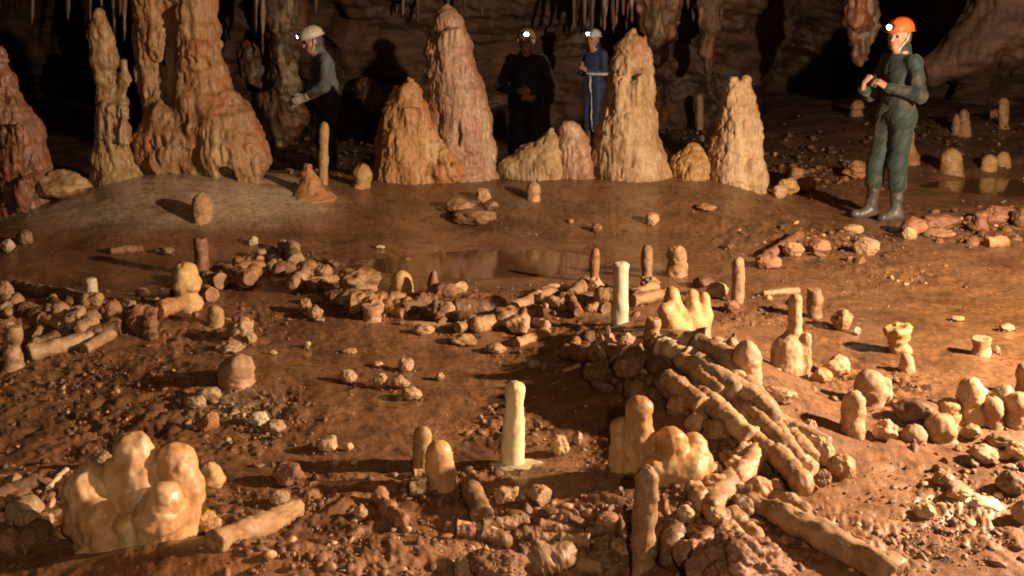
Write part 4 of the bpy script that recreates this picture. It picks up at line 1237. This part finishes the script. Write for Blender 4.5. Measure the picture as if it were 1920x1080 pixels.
stone(1305, 792, 48, 44, 'pink', 'round pinkish knob below the log heap', g6, cuts=2, rough=.1)
stone(1345, 806, 56, 44, 'tan', 'tapering tan lump right of the round pinkish knob', g6)
stone(1400, 848, 50, 42, 'tan', 'tan knob left of the dark hollow', g6, rough=.3)
stone(1385, 880, 52, 46, 'pink', 'pinkish rough lump below the tan knob left of the hollow', g6, rough=.3)
stone(1430, 826, 46, 36, 'tan', 'rough tan lump above the dark hollow', g6, rough=.3)
formation('stalagmite_cluster', 5.05, [
    [(1260, 550, 14), (1262, 582, 23), (1266, 620, 28)], [(1248, 582, 15, -.05), (1258, 606, 20, -.06), (1280, 622, 20, -.06)],
    [(1297, 556, 11), (1297, 588, 17), (1300, 620, 22)], [(1320, 560, 11, .03), (1319, 592, 16, .02), (1312, 622, 22)], [(1280, 600, 20, -.02), (1310, 610, 18, -.02)]],
    M['yellow'], 'fused yellow fingers crowning the top of the log heap', 'stalagmite cluster', g6, h=.007, k=.018, flute=.003, ledge=.003, lump=.008, tieramt=.004, tier=.05, seed=33, rs=1.0, pitamt=0)
standing(1222, 648, 597, 28, 4, 'tan', 'short tan stub leaning left of the yellow fingers', g6, end='flat', name='broken_stalagmite')
stone(1172, 636, 32, 26, 'pink', 'small pinkish stone below the white standing stalagmite', g6)
stone(1136, 660, 34, 24, 'grey', 'angular grey stone in the shaded hollow', g6)
lying(1056, 698, 1090, 684, 12, 'yellow', 'thin yellow bar in the shade left of the heap', g6)
stone(1180, 690, 60, 50, 'brown', 'brown stone low on the shaded flank of the heap', g6)
stone(1120, 700, 56, 40, 'brown', 'brown stone in the middle of the shaded hollow', g6)
stone(1195, 735, 50, 40, 'brown', 'brown stone behind the orange upright finger', g6)
stone(1270, 762, 44, 46, 'tan', 'tan rounded stone under the brown shaded logs', g6)

g7 = 'standing pieces on the right side'
formation('stalagmite', 4.62, [
    [(1492, 561, 12, .1), (1491, 600, 13, .1), (1488, 630, 16, .1), (1478, 655, 28, .08), (1476, 690, 29, .06), (1482, 715, 20, .05), (1492, 760, 17, .03)],
    [(1512, 632, 10, .06), (1510, 680, 13, .05), (1506, 720, 12, .04)], [(1456, 700, 9, 0), (1462, 745, 20, 0)]],
    M['pale'], 'tall banded pale stalagmite with a thick waist and a thin upright top', 'stalagmite', g7, h=.007, k=.012, flute=.004, ledge=.006, lump=.006, tieramt=.004, tier=.05, seed=34, rs=1.0, pitamt=.01)
stone(1468, 742, 56, 30, 'pale', 'pale lump at the foot of the tall banded stalagmite', g7)
standing(1529, 600, 542, 28, -2, 'tan', 'small tan post right behind the tall banded stalagmite', g7, end='flat')
stone(1578, 600, 40, 40, 'tan', 'tan block right of the small tan post', g7)
stone(1606, 621, 14, 16, 'pale', 'tiny pale chip right of the tan block', g7)
standing(1692, 664, 612, 42, -10, 'yellow', 'stacked yellowish stump leaning left with a long shadow', g7, end='flat', lump=2.0, bulge=[(.5, .08, -.25)], name='broken_stalagmite')
standing(1700, 702, 662, 28, 0, 'pink', 'pinkish stub below the stacked yellowish stump', g7)
standing(1842, 670, 634, 34, -2, 'pale', 'short pale cylinder alone on the ochre flat', g7, end='flat', dome=.8, name='broken_stalagmite')
stone(1868, 656, 14, 16, 'pale', 'tiny pebble right of the pale cylinder on the flat', g7)
stone(1887, 613, 26, 14, 'pink', 'small flat stone on the far ochre flat', g7)
stone(1795, 597, 26, 10, 'tan', 'thin flake on the middle of the ochre flat', g7)
stone(1568, 686, 54, 42, 'pink', 'round pinkish knob right of the tall banded stalagmite', g7, cuts=3)
stone(1540, 705, 40, 28, 'yellow', 'yellowish low lump left of the round pinkish knob', g7)
standing(1630, 760, 694, 58, 2, 'pink', 'thick round-topped stump with a bright right edge', g7, dome=1.1)
standing(1660, 750, 708, 26, 0, 'pale', 'small pale stump against the thick round-topped one', g7)
standing(1598, 818, 735, 46, 4, 'pink', 'upright finger-like stump in front of the thick round-topped one', g7)
stone(1658, 808, 46, 42, 'pink', 'rough pinkish stone right of the finger-like stump', g7, rough=.35)
standing(1715, 832, 795, 44, 0, 'grey', 'low pointed greyish cone by the dark hollow', g7, dome=1.6, flare=.4)
standing(1765, 832, 776, 58, -4, 'tan', 'broad tan lump with a small peak in the right row', g7, dome=1.3, lump=1.5)
standing(1780, 800, 748, 48, -4, 'yellow', 'pale yellow stump behind the broad tan lump', g7, end='dome', dome=.7)
standing(1822, 798, 709, 48, 0, 'pale', 'tallest double-bulged stump of the right row', g7, bulge=[(.28, .18, .12), (.5, .08, -.12), (.72, .18, .08)])
standing(1840, 760, 726, 24, 0, 'white', 'small whitish bulge behind the tallest right stump', g7)
standing(1863, 806, 744, 36, -2, 'tan', 'shaded tan stump right of the tallest one', g7)
standing(1880, 778, 722, 42, 2, 'grey', 'greyish stump behind the shaded tan stump', g7)
standing(1908, 806, 736, 44, 2, 'pink', 'pinkish bulged stump at the right edge', g7, bulge=[(.5, .1, -.15)])
standing(1922, 745, 680, 34, 0, 'tan', 'tall dark stump cut by the right edge', g7)
stone(1820, 810, 44, 30, 'tan', 'tan knob under the tallest right stump', g7)
stone(1842, 852, 54, 36, 'pale', 'pale egg-shaped stone before the right row', g7, cuts=3)
stone(1880, 826, 60, 30, 'brown', 'brown stone behind the egg-shaped one', g7)
stone(1910, 845, 50, 36, 'tan', 'tan stone at the right edge beside the egg-shaped one', g7)
stone(1720, 770, 90, 40, 'brown', 'dark hollow slab of mud behind the greyish cone', g7)
stone(1770, 900, 44, 30, 'tan', 'tan stone among the right rubble', g7)
stone(1895, 905, 56, 44, 'brown', 'brown boulder at the right edge over the white crust', g7)
stone(1800, 925, 50, 28, 'pale', 'pale stone at the left of the white crust', g7)
stone(1850, 945, 60, 20, 'white', 'white crust stone in the brightest spot at the right', g7)
stone(1915, 960, 36, 50, 'grey', 'grey stone at the right edge by the white crust', g7)
stone(1735, 958, 40, 30, 'pale', 'rounded pale stone left of the white crust', g7)

g8 = 'pieces in the right background'
stone(1490, 325, 34, 30, 'orange', 'orange stone topmost of the small pile left of the man in green', g8)
stone(1478, 350, 40, 30, 'yellow', 'yellowish stone in the small pile left of the man in green', g8)
stone(1510, 345, 40, 26, 'red', 'reddish stone in the small pile left of the man in green', g8)
stone(1462, 360, 26, 24, 'pale', 'small pale stone at the foot of the small pile', g8)
stone(1605, 318, 50, 34, 'orange', 'orange lump just left of the legs of the man in green', g8, rough=.35)
standing(1711, 312, 236, 34, -4, 'orange', 'orange cone partly hidden by the man in green', g8, dome=.8, cone=.72, lump=1.6)
standing(1783, 330, 279, 38, 0, 'yellow', 'yellowish stump standing in the dark pool', g8, lump=1.3, dome=.8)
standing(1808, 254, 205, 20, 0, 'tan', 'small tan peak beyond the dark pool', g8, dome=2, flare=.6)
standing(1795, 252, 214, 16, -2, 'tan', 'smaller tan peak left of its twin beyond the pool', g8, dome=2, flare=.6)
standing(1882, 238, 183, 18, 0, 'tan', 'slim dim post far right beyond the pool', g8)
standing(1852, 322, 290, 30, 4, 'yellow', 'yellowish lump leaning at the right side of the pool', g8)
standing(1882, 312, 284, 26, 0, 'yellow', 'small yellowish stump right of the leaning lump', g8)
stone(1862, 213, 26, 16, 'tan', 'dim stone left of the slim dim post', g8)
standing(1604, 220, 188, 26, 2, 'tan', 'dim pair of knobs left of the man in green', g8, lump=2)
standing(1312, 248, 176, 13, 0, 'tan', 'thin pale peg in front of the dark shadow', g8)
standing(1070, 222, 172, 24, 0, 'grey', 'dim grey stalagmite left of the caver in blue', g8)
standing(464, 226, 164, 13, -6, 'grey', 'thin grey peg leaning beside the tan column', g8)
standing(606, 348, 228, 17, 2, 'yellow', 'bright yellow peg in front of the man in the white helmet', g8, dome=2)
standing(582, 374, 305, 54, -6, 'orange', 'orange cone in front of the man in the white helmet', g8, dome=.8, cone=.6, flare=.5)
standing(675, 354, 306, 34, 4, 'yellow', 'small yellow notched stump left of the orange stalagmite', g8, lump=2)
standing(1840, 436, 398, 26, 0, 'red', 'reddish stub in the far right rubble', g8, end='flat', name='broken_stalagmite')
lying(1850, 455, 1892, 453, 22, 'tan', 'tan log in front of the reddish stub at far right', g8)
stone(1715, 425, 50, 34, 'red', 'reddish block right of the feet of the man in green', g8)
stone(1765, 415, 70, 26, 'red', 'long reddish block beyond the reddish stub', g8)
stone(1705, 438, 30, 26, 'pale', 'pale stone at the corner of the far right rubble', g8)
stone(1760, 438, 60, 16, 'tan', 'flat tan slab in the far right rubble', g8)
stone(1880, 405, 70, 34, 'red', 'reddish boulder near the right edge behind the log', g8)
stone(1915, 410, 30, 40, 'brown', 'brown block at the right edge behind the log', g8)
stone(1625, 462, 50, 32, 'pale', 'pale angular stone in the reddish rubble field', g8)
stone(1600, 430, 40, 18, 'pale', 'flat pale stone at the back of the reddish rubble field', g8)
lying(1430, 550, 1500, 545, 12, 'tan', 'thin rod on the ground behind the tall banded stalagmite', g8)
lying(1440, 480, 1500, 440, 20, 'red', 'reddish log in the left part of the rubble field', g8)
stone(1440, 490, 50, 26, 'red', 'reddish stone at the left end of the rubble field', g8)
stone(1535, 462, 44, 26, 'red', 'reddish stone in the middle of the rubble field', g8)
stone(1488, 468, 40, 30, 'tan', 'tan stone beside the reddish log in the rubble field', g8)

g9 = 'pieces in the foreground'
candle = standing(960, 876, 716, 38, 6, 'candle', 'glowing pale yellow candle-like stalagmite with a white crust at its foot', g9, lump=.9, dome=.7, flare=.25)
standing(789, 884, 799, 34, 4, 'yellow', 'yellow-orange finger behind the leaning brown-orange one', g9, lump=.8)
standing(832, 922, 826, 54, -12, 'wax', 'thick brown-orange finger leaning left', g9, lump=.7)
lying(776, 888, 808, 886, 16, 'yellow', 'small yellowish bar at the foot of the yellow-orange finger', g9, e1='flat')
stone(785, 916, 40, 30, 'grey', 'greyish rounded stone below the small yellowish bar', g9)
lying(905, 968, 880, 900, 40, 'brown', 'dark brown stub leaning right of the thick finger', g9, lift=1.0)
stone(950, 930, 50, 40, 'tan', 'tan rough stone right of the dark brown stub', g9, rough=.35)
stone(1010, 932, 50, 42, 'pink', 'pinkish flat-faced block in front of the candle', g9, cuts=12, rough=.08)
lying(712, 928, 758, 982, 32, 'red', 'crumbly reddish log tilted toward the camera', g9, lump=2)
stone(676, 960, 28, 30, 'tan', 'small egg-shaped tan stone left of the crumbly reddish log', g9, cuts=2)
lying(400, 1018, 566, 950, 40, 'tan', 'long orange-brown log lying right of the waxy cluster', g9, lump=1.8)
stone(543, 888, 62, 46, 'red', 'reddish block with a flat face behind the long orange-brown log', g9, cuts=10)
stone(524, 936, 40, 34, 'grey', 'grey stone between the reddish block and the long log', g9)
lying(580, 912, 690, 905, 16, 'tan', 'low ridge-like rod on the shadow bands', g9, lift=.3)
lying(-10, 935, 78, 898, 34, 'brown', 'brown log at the left edge behind the waxy cluster', g9)
lying(60, 948, 36, 970, 54, 'grey', 'grey log seen end on left of the waxy cluster', g9, e1='flat')
lying(30, 1035, 92, 985, 44, 'brown', 'brown log at the lower left edge', g9)
stone(10, 1020, 50, 60, 'brown', 'brown block at the left edge of the foreground', g9)
lying(92, 915, 126, 880, 12, 'white', 'thin whitish rod leaning left of the waxy cluster', g9)
standing(395, 915, 868, 44, -4, 'yellow', 'small yellowish knob right of the waxy cluster', g9)
stone(390, 980, 50, 40, 'yellow', 'yellowish crust lump at the right foot of the waxy cluster', g9, rough=.3)
stone(190, 860, 40, 30, 'grey', 'pale grey stone behind the waxy cluster', g9)
lying(975, 1052, 1085, 1034, 62, 'tan', 'thick tan log in the dark hollow at the bottom', g9, lump=1.5)
stone(935, 1068, 110, 60, 'red', 'reddish boulder cut by the bottom edge left of the thick tan log', g9)
stone(872, 1062, 44, 40, 'pale', 'pale gritty stone left of the reddish bottom boulder', g9)
lying(1128, 1015, 1140, 1075, 50, 'brown', 'rough brown stub pointing at the camera in the bottom hollow', g9, lump=1.8)
stone(1165, 1025, 44, 34, 'tan', 'tan block behind the rough brown stub', g9)
stone(1060, 1078, 70, 40, 'red', 'reddish stone at the bottom edge in front of the thick tan log', g9)
stone(1140, 975, 50, 30, 'red', 'reddish pointed stone left of the long rough finger', g9)
stone(1050, 835, 36, 42, 'pale', 'pale upright stone left of the orange upright finger', g9)
stone(1083, 822, 20, 26, 'pale', 'little pale upright stone right of a similar larger one', g9)
standing(1206, 1086, 873, 50, 8, 'tan', 'long rough tan finger standing in the bottom foreground', g9, lump=2.1, flare=-.15)
lying(1400, 935, 1685, 1082, 52, 'tan', 'largest orange-brown log lying across the bottom right', g9, lump=1.6, e0='dome', e1='flat')
stone(1390, 1065, 200, 130, 'red', 'large reddish crusted boulder at the bottom right of the hollow', g9, rough=.3, cuts=3)
stone(1290, 1040, 60, 60, 'red', 'reddish gritty block left of the large crusted boulder', g9)
stone(1365, 1005, 60, 50, 'pink', 'pinkish gritty block behind the large crusted boulder', g9)
lying(1300, 915, 1350, 975, 36, 'tan', 'tan log bent beside the orange cluster', g9, lump=2)
stone(1285, 965, 34, 34, 'pale', 'pale rounded stone in front of the bent tan log', g9)
stone(1345, 970, 50, 40, 'tan', 'squarish tan stone at the end of the bent tan log', g9)
stone(1390, 950, 46, 46, 'brown', 'brown lump at the upper end of the largest log', g9)
stone(1425, 915, 50, 40, 'tan', 'tan lump between dark hollow and the largest log', g9)
stone(1340, 905, 56, 40, 'orange', 'orange lump right of the orange cluster', g9, cuts=2)
lying(1180, 745 + 60, 1188, 870, 20, 'red', 'thin reddish strip left of the orange upright finger', g9)

c0 = G(972, 876)
V, Fc = stone_shape(77, 5, 2, .3)
V = V * np.array([.098, .052, .012]) + c0 + np.array([0, .012, .004]) - np.array(candle.location)
obj('calcite_crust', V, [Fc], M['white'], parent=candle)

gs = 'rods spilling below the orange cluster'
for (x0, y0, x1, y1, w_, mt, lb) in [
    (1382, 882, 1330, 962, 40, 'tan', 'tan rod pointing down left beside the orange cluster'), (1424, 842, 1380, 905, 40, 'pink', 'pinkish rod above the tan one pointing down left'),
    (1372, 962, 1424, 1012, 38, 'tan', 'tan rod tucked behind the large crusted boulder'), (1332, 1002, 1296, 1062, 44, 'red', 'reddish rod left of the large crusted boulder'),
    (1450, 925, 1520, 962, 30, 'tan', 'tan rod half sunk in mud above the largest log'), (1265, 990, 1250, 1060, 40, 'brown', 'brown rod right of the long rough finger'),
    (1320, 930, 1380, 935, 34, 'orange', 'orange rod across the gap below the bundle'), (1100, 1000, 1160, 985, 26, 'brown', 'brown rod at the far lip of the dark bottom hollow'),
    (1010, 985, 1080, 995, 26, 'red', 'reddish rod at the left lip of the dark bottom hollow'), (900, 1000, 960, 1020, 30, 'brown', 'brown rod left of the dark bottom hollow')]:
    lying(x0, y0, x1, y1, w_, mt, lb, gs, lump=1.1, lift=.9)

kb = np.random.default_rng(8)
for t in np.linspace(0, 1, 20):
    stone(1290 + 250 * t + kb.normal(0, 34), 680 + 190 * t + kb.normal(0, 30), kb.uniform(22, 40), kb.uniform(20, 34), kb.choice(['tan', 'pale', 'pink', 'brown']), 'rounded calcite knob fused onto the log bundle', 'calcite knobs fused onto the log bundle', lift=.8, cuts=2, rough=.3)

# the low wall of jumbled fragments that closes the ring
rw = np.random.default_rng(21)
for (lab, curve, n) in [
    ('muddy fragment in the low wall between the left heap and the yellow stump', [(205, 600), (260, 590), (320, 570)], 7),
    ('muddy fragment in the low wall behind the pale knobbly lump', [(350, 560), (420, 520), (500, 500), (600, 520)], 14),
    ('muddy fragment in the low wall around the arched boulder', [(600, 545), (680, 570), (780, 575)], 11),
    ('muddy fragment in the low wall beside the thick dark log', [(800, 575), (880, 600), (960, 590), (1060, 565)], 16),
    ('muddy fragment in the low wall close to the white standing stalagmite', [(1060, 560), (1130, 555), (1220, 545)], 10),
    ('muddy fragment on the shaded flank below the white standing stalagmite', [(1060, 640), (1130, 640), (1200, 670), (1210, 730)], 12),
    ('muddy fragment piled in the dark hollow at the bottom', [(860, 1000), (960, 990), (1060, 1010), (1160, 1060), (1040, 1070), (900, 1060)], 22),
    ('muddy fragment at the left edge behind the waxy cluster', [(0, 900), (60, 940), (40, 1000)], 8),
    ('muddy fragment around the foot of the log bundle', [(1300, 900), (1380, 920), (1450, 900)], 9),
    ('muddy fragment in the left heap among the pale logs', [(10, 560), (90, 590), (200, 610)], 10)]:
    cv = np.array(curve, float)
    for t in np.linspace(0, len(cv) - 1.001, n):
        k_ = int(t); c_ = cv[k_] + (cv[k_ + 1] - cv[k_]) * (t - k_) + rw.normal(0, 1, 2) * (8, 9)
        an = rw.normal(0, .55); ln = rw.uniform(16, 36); wd = rw.uniform(16, 32)
        lying(c_[0] - ln * math.cos(an), c_[1] - ln * math.sin(an) * .5, c_[0] + ln * math.cos(an), c_[1] + ln * math.sin(an) * .5, wd, rw.choice(['brown', 'tan', 'red', 'tan', 'brown', 'pink', 'orange']), lab, lab.replace('muddy fragment', 'muddy fragments'), lump=1.2, lift=rw.uniform(.6, 1.5), e0=rw.choice(['flat', 'dome']), e1='flat')

# grown-together clusters
CL = 'wax-like clusters in the foreground'
formation('stalagmite_cluster', 3.02, [
    [(250, 846, 38, .07), (258, 890, 44, .06), (268, 980, 56, .02), (270, 1080, 60)],
    [(332, 866, 36, .07), (344, 915, 38, .06), (330, 1000, 40, .03)],
    [(166, 885, 20, .02), (158, 918, 38, 0), (172, 960, 44, -.01), (190, 1010, 44, -.02), (180, 1090, 60, -.01)],
    [(212, 882, 24, .04), (222, 915, 28, .03), (232, 960, 36, .01)], [(292, 912, 18, .03), (300, 950, 30, 0)],
    [(305, 935, 34, -.05), (296, 975, 44, -.06), (285, 1060, 50, -.02)], [(330, 960, 24, -.03), (322, 1010, 30, -.03)],
    [(182, 968, 38, -.05), (200, 1010, 38, -.06), (215, 1040, 40, -.06)], [(150, 940, 22, -.03), (146, 985, 26, -.02)],
    [(166, 1046, 28, -.09), (175, 1075, 26, -.09)], [(240, 985, 26, -.07), (246, 1020, 30, -.07)], [(130, 1010, 26, .06), (135, 1090, 36, .04)], [(240, 1050, 60, 0), (300, 1090, 60, 0)]],
    M['wax'], 'waxy orange cluster of rounded stalagmites in the left foreground', 'stalagmite cluster', CL, h=.006, k=.010, knob=.012, flute=.0, ledge=.003, lump=.006, tieramt=0, seed=31, rs=1.0, pitamt=0)
formation('stalagmite_cluster', 3.42, [
    [(1200, 766, 25, .03), (1198, 820, 28, .03), (1194, 880, 30, .02), (1196, 960, 36, 0)],
    [(1166, 802, 19, .06), (1170, 870, 26, .05), (1175, 940, 30, .03)],
    [(1256, 828, 30, .0), (1262, 870, 36, 0), (1250, 950, 40, 0)], [(1300, 835, 24, .05), (1302, 870, 34, .02), (1290, 940, 36, .02)],
    [(1230, 885, 40, -.02), (1290, 885, 36, -.03)],
    [(1292, 890, 22, -.05), (1268, 950, 20, -.10), (1244, 1010, 15, -.16)], [(1262, 900, 20, -.06), (1240, 960, 18, -.10)], [(1215, 900, 26, -.03), (1215, 970, 26, -.04)]],
    M['waxdark'], 'orange cluster of knobs with one upright finger and drooping roots right of centre', 'stalagmite cluster', CL, h=.007, k=.014, knob=.010, flute=.004, ledge=.003, lump=.006, tieramt=.004, tier=.05, seed=32, rs=1.0, pitamt=.01)

# ------------------------------------------------------------------ uncountable rubble
def rubble(name, label, spots, seed, smin, smax, mat, elong=1.5, sub=2, embed=.35, at=None):
    rs = np.random.default_rng(seed)
    pts, big = [], []
    for (zx, zy, rx, ry, n) in spots:
        u = rs.normal(size=(n, 2)) * .55
        pts.append(np.stack([zx + u[:, 0] * rx, zy + u[:, 1] * ry], 1))
    pts = np.concatenate(pts) if pts else None
    g = G(pts[:, 0], pts[:, 1]) if at is None else np.concatenate([at, np.zeros((len(at), 1))], 1)
    n = len(g)
    sz = smin * (smax / smin) ** (rs.uniform(0, 1, n) ** 2.2)
    lib = [stone_shape(900 + k, sub, 9, .22)[0] for k in range(40)]
    Fc = ICO[sub][1]; nvv = len(lib[0])
    which = rs.integers(0, 40, n)
    V = np.stack(lib)[which]
    ax = np.stack([rs.uniform(.7, elong, n), rs.uniform(.6, 1.1, n), rs.uniform(.4, .85, n)], 1)
    V = V * (ax * sz[:, None])[:, None, :]
    th = rs.uniform(0, 6.28, n); tl = rs.normal(0, .35, n)
    c_, s_ = np.cos(tl), np.sin(tl)
    V = np.stack([V[..., 0] * c_[:, None] + V[..., 2] * s_[:, None], V[..., 1], -V[..., 0] * s_[:, None] + V[..., 2] * c_[:, None]], -1)
    c_, s_ = np.cos(th), np.sin(th)
    V = np.stack([V[..., 0] * c_[:, None] - V[..., 1] * s_[:, None], V[..., 0] * s_[:, None] + V[..., 1] * c_[:, None], V[..., 2]], -1)
    g[:, 2] = zat(g[:, 0], g[:, 1]) + sz * embed
    V = (V + g[:, None, :]).reshape(-1, 3)
    F_ = (Fc[None] + (np.arange(n) * nvv)[:, None, None]).reshape(-1, 3)
    o = tag(obj(name, V, [F_], mat, origin=np.zeros(3)), label, kind='stuff')
    tone = rs.uniform(0, 1, n)
    ir = np.clip(np.searchsorted(rr, np.hypot(g[:, 0], g[:, 1])), 0, nr - 1); ia = np.clip(np.searchsorted(aa, np.arctan2(g[:, 0], g[:, 1])), 0, na - 1)
    tc_ = colr[ir * na + ia]
    tc_ = tc_ * (.65 + .75 * tone ** 1.5)[:, None] + (np.array([.42, .29, .17]) * ((tone > .9) * (tone - .82) * 4)[:, None])
    a = o.data.attributes.new('tone', 'FLOAT_COLOR', 'POINT'); a.data.foreach_set('color', np.repeat(np.concatenate([tc_, np.ones((n, 1))], 1), nvv, 0).astype(np.float32).ravel())
    return o


q = NT('rubble_rock')
at = q.n('ShaderNodeAttribute', attribute_name='tone'); geo = q.n('ShaderNodeNewGeometry')
c = at.outputs['Color']
n1 = q.noise(geo.outputs['Position'], 45, 5, .65)
c = q.mix(1.0, c, q.ramp(n1, [(.3, (.55, .5, .46)), (.62, (1.1, 1.1, 1.1))]), 'MULTIPLY')
q.l(c, q.b.inputs['Base Color']); q.b.inputs['Roughness'].default_value = .62
bp = q.n('ShaderNodeBump', i_Strength=.5, i_Distance=.004); q.l(q.noise(geo.outputs['Position'], 130, 4, .7), bp.inputs['Height']); q.l(bp.outputs[0], q.b.inputs['Normal'])
M['rubble'] = q.m

rubble('rubble', 'small broken rubble scattered over the cave floor',
       [(zx, zy, rx, ry, int(rx * ry * wt / (28 if zy > 560 else 20))) for (zx, zy, rx, ry, wt) in ZONES], 3, .005, .024, M['rubble'], embed=.15)
rubble('gravel', 'fine gravel and crumbs on the mud',
       [(960, 800, 900, 300, 2600), (1000, 560, 800, 90, 900), (1640, 640, 260, 120, 300), (1800, 980, 180, 90, 1100), (1000, 1030, 300, 60, 900), (250, 760, 260, 90, 1300), (470, 790, 110, 50, 500), (1520, 450, 200, 50, 900), (1690, 510, 120, 26, 700)], 5, .002, .007, M['rubble'], sub=2)
rubble('rubble', 'dim rubble on the floor behind the row of large stalagmites',
       [(640, 280, 160, 50, 200), (1480, 310, 160, 50, 260), (960, 240, 140, 40, 160), (1260, 250, 100, 40, 140), (1750, 260, 200, 50, 200), (1850, 420, 120, 30, 160)], 6, .015, .07, M['rubble'])
rubble('rubble', 'heavier broken chunks of the heaps and hollows',
       [(120, 600, 110, 60, 40), (1050, 990, 180, 40, 40), (1330, 960, 110, 70, 40), (1170, 680, 110, 60, 50), (820, 580, 190, 30, 60), (1410, 850, 70, 40, 35), (560, 500, 80, 25, 30), (60, 960, 60, 60, 30), (1820, 880, 120, 60, 22), (1310, 700, 80, 60, 40), (1830, 425, 110, 25, 50), (1530, 455, 130, 30, 60), (280, 590, 90, 35, 30)], 7, .018, .045, M['rubble'], elong=1.9, sub=3)

bs = np.array(BASES)
bs = bs[bs[:, 1] < 9]
rc = np.random.default_rng(12)
k_ = np.repeat(np.arange(len(bs)), 12)
an_ = rc.uniform(0, 6.28, len(k_)); rd_ = bs[k_, 2] * (1.0 + np.abs(rc.normal(0, .45, len(k_))))
rubble('gravel', 'crumbs and calcite crust gathered round the feet of the pieces', [], 13, .0025, .013, M['rubble'], embed=.1, at=np.stack([bs[k_, 0] + rd_ * np.cos(an_), bs[k_, 1] + rd_ * np.sin(an_)], 1))
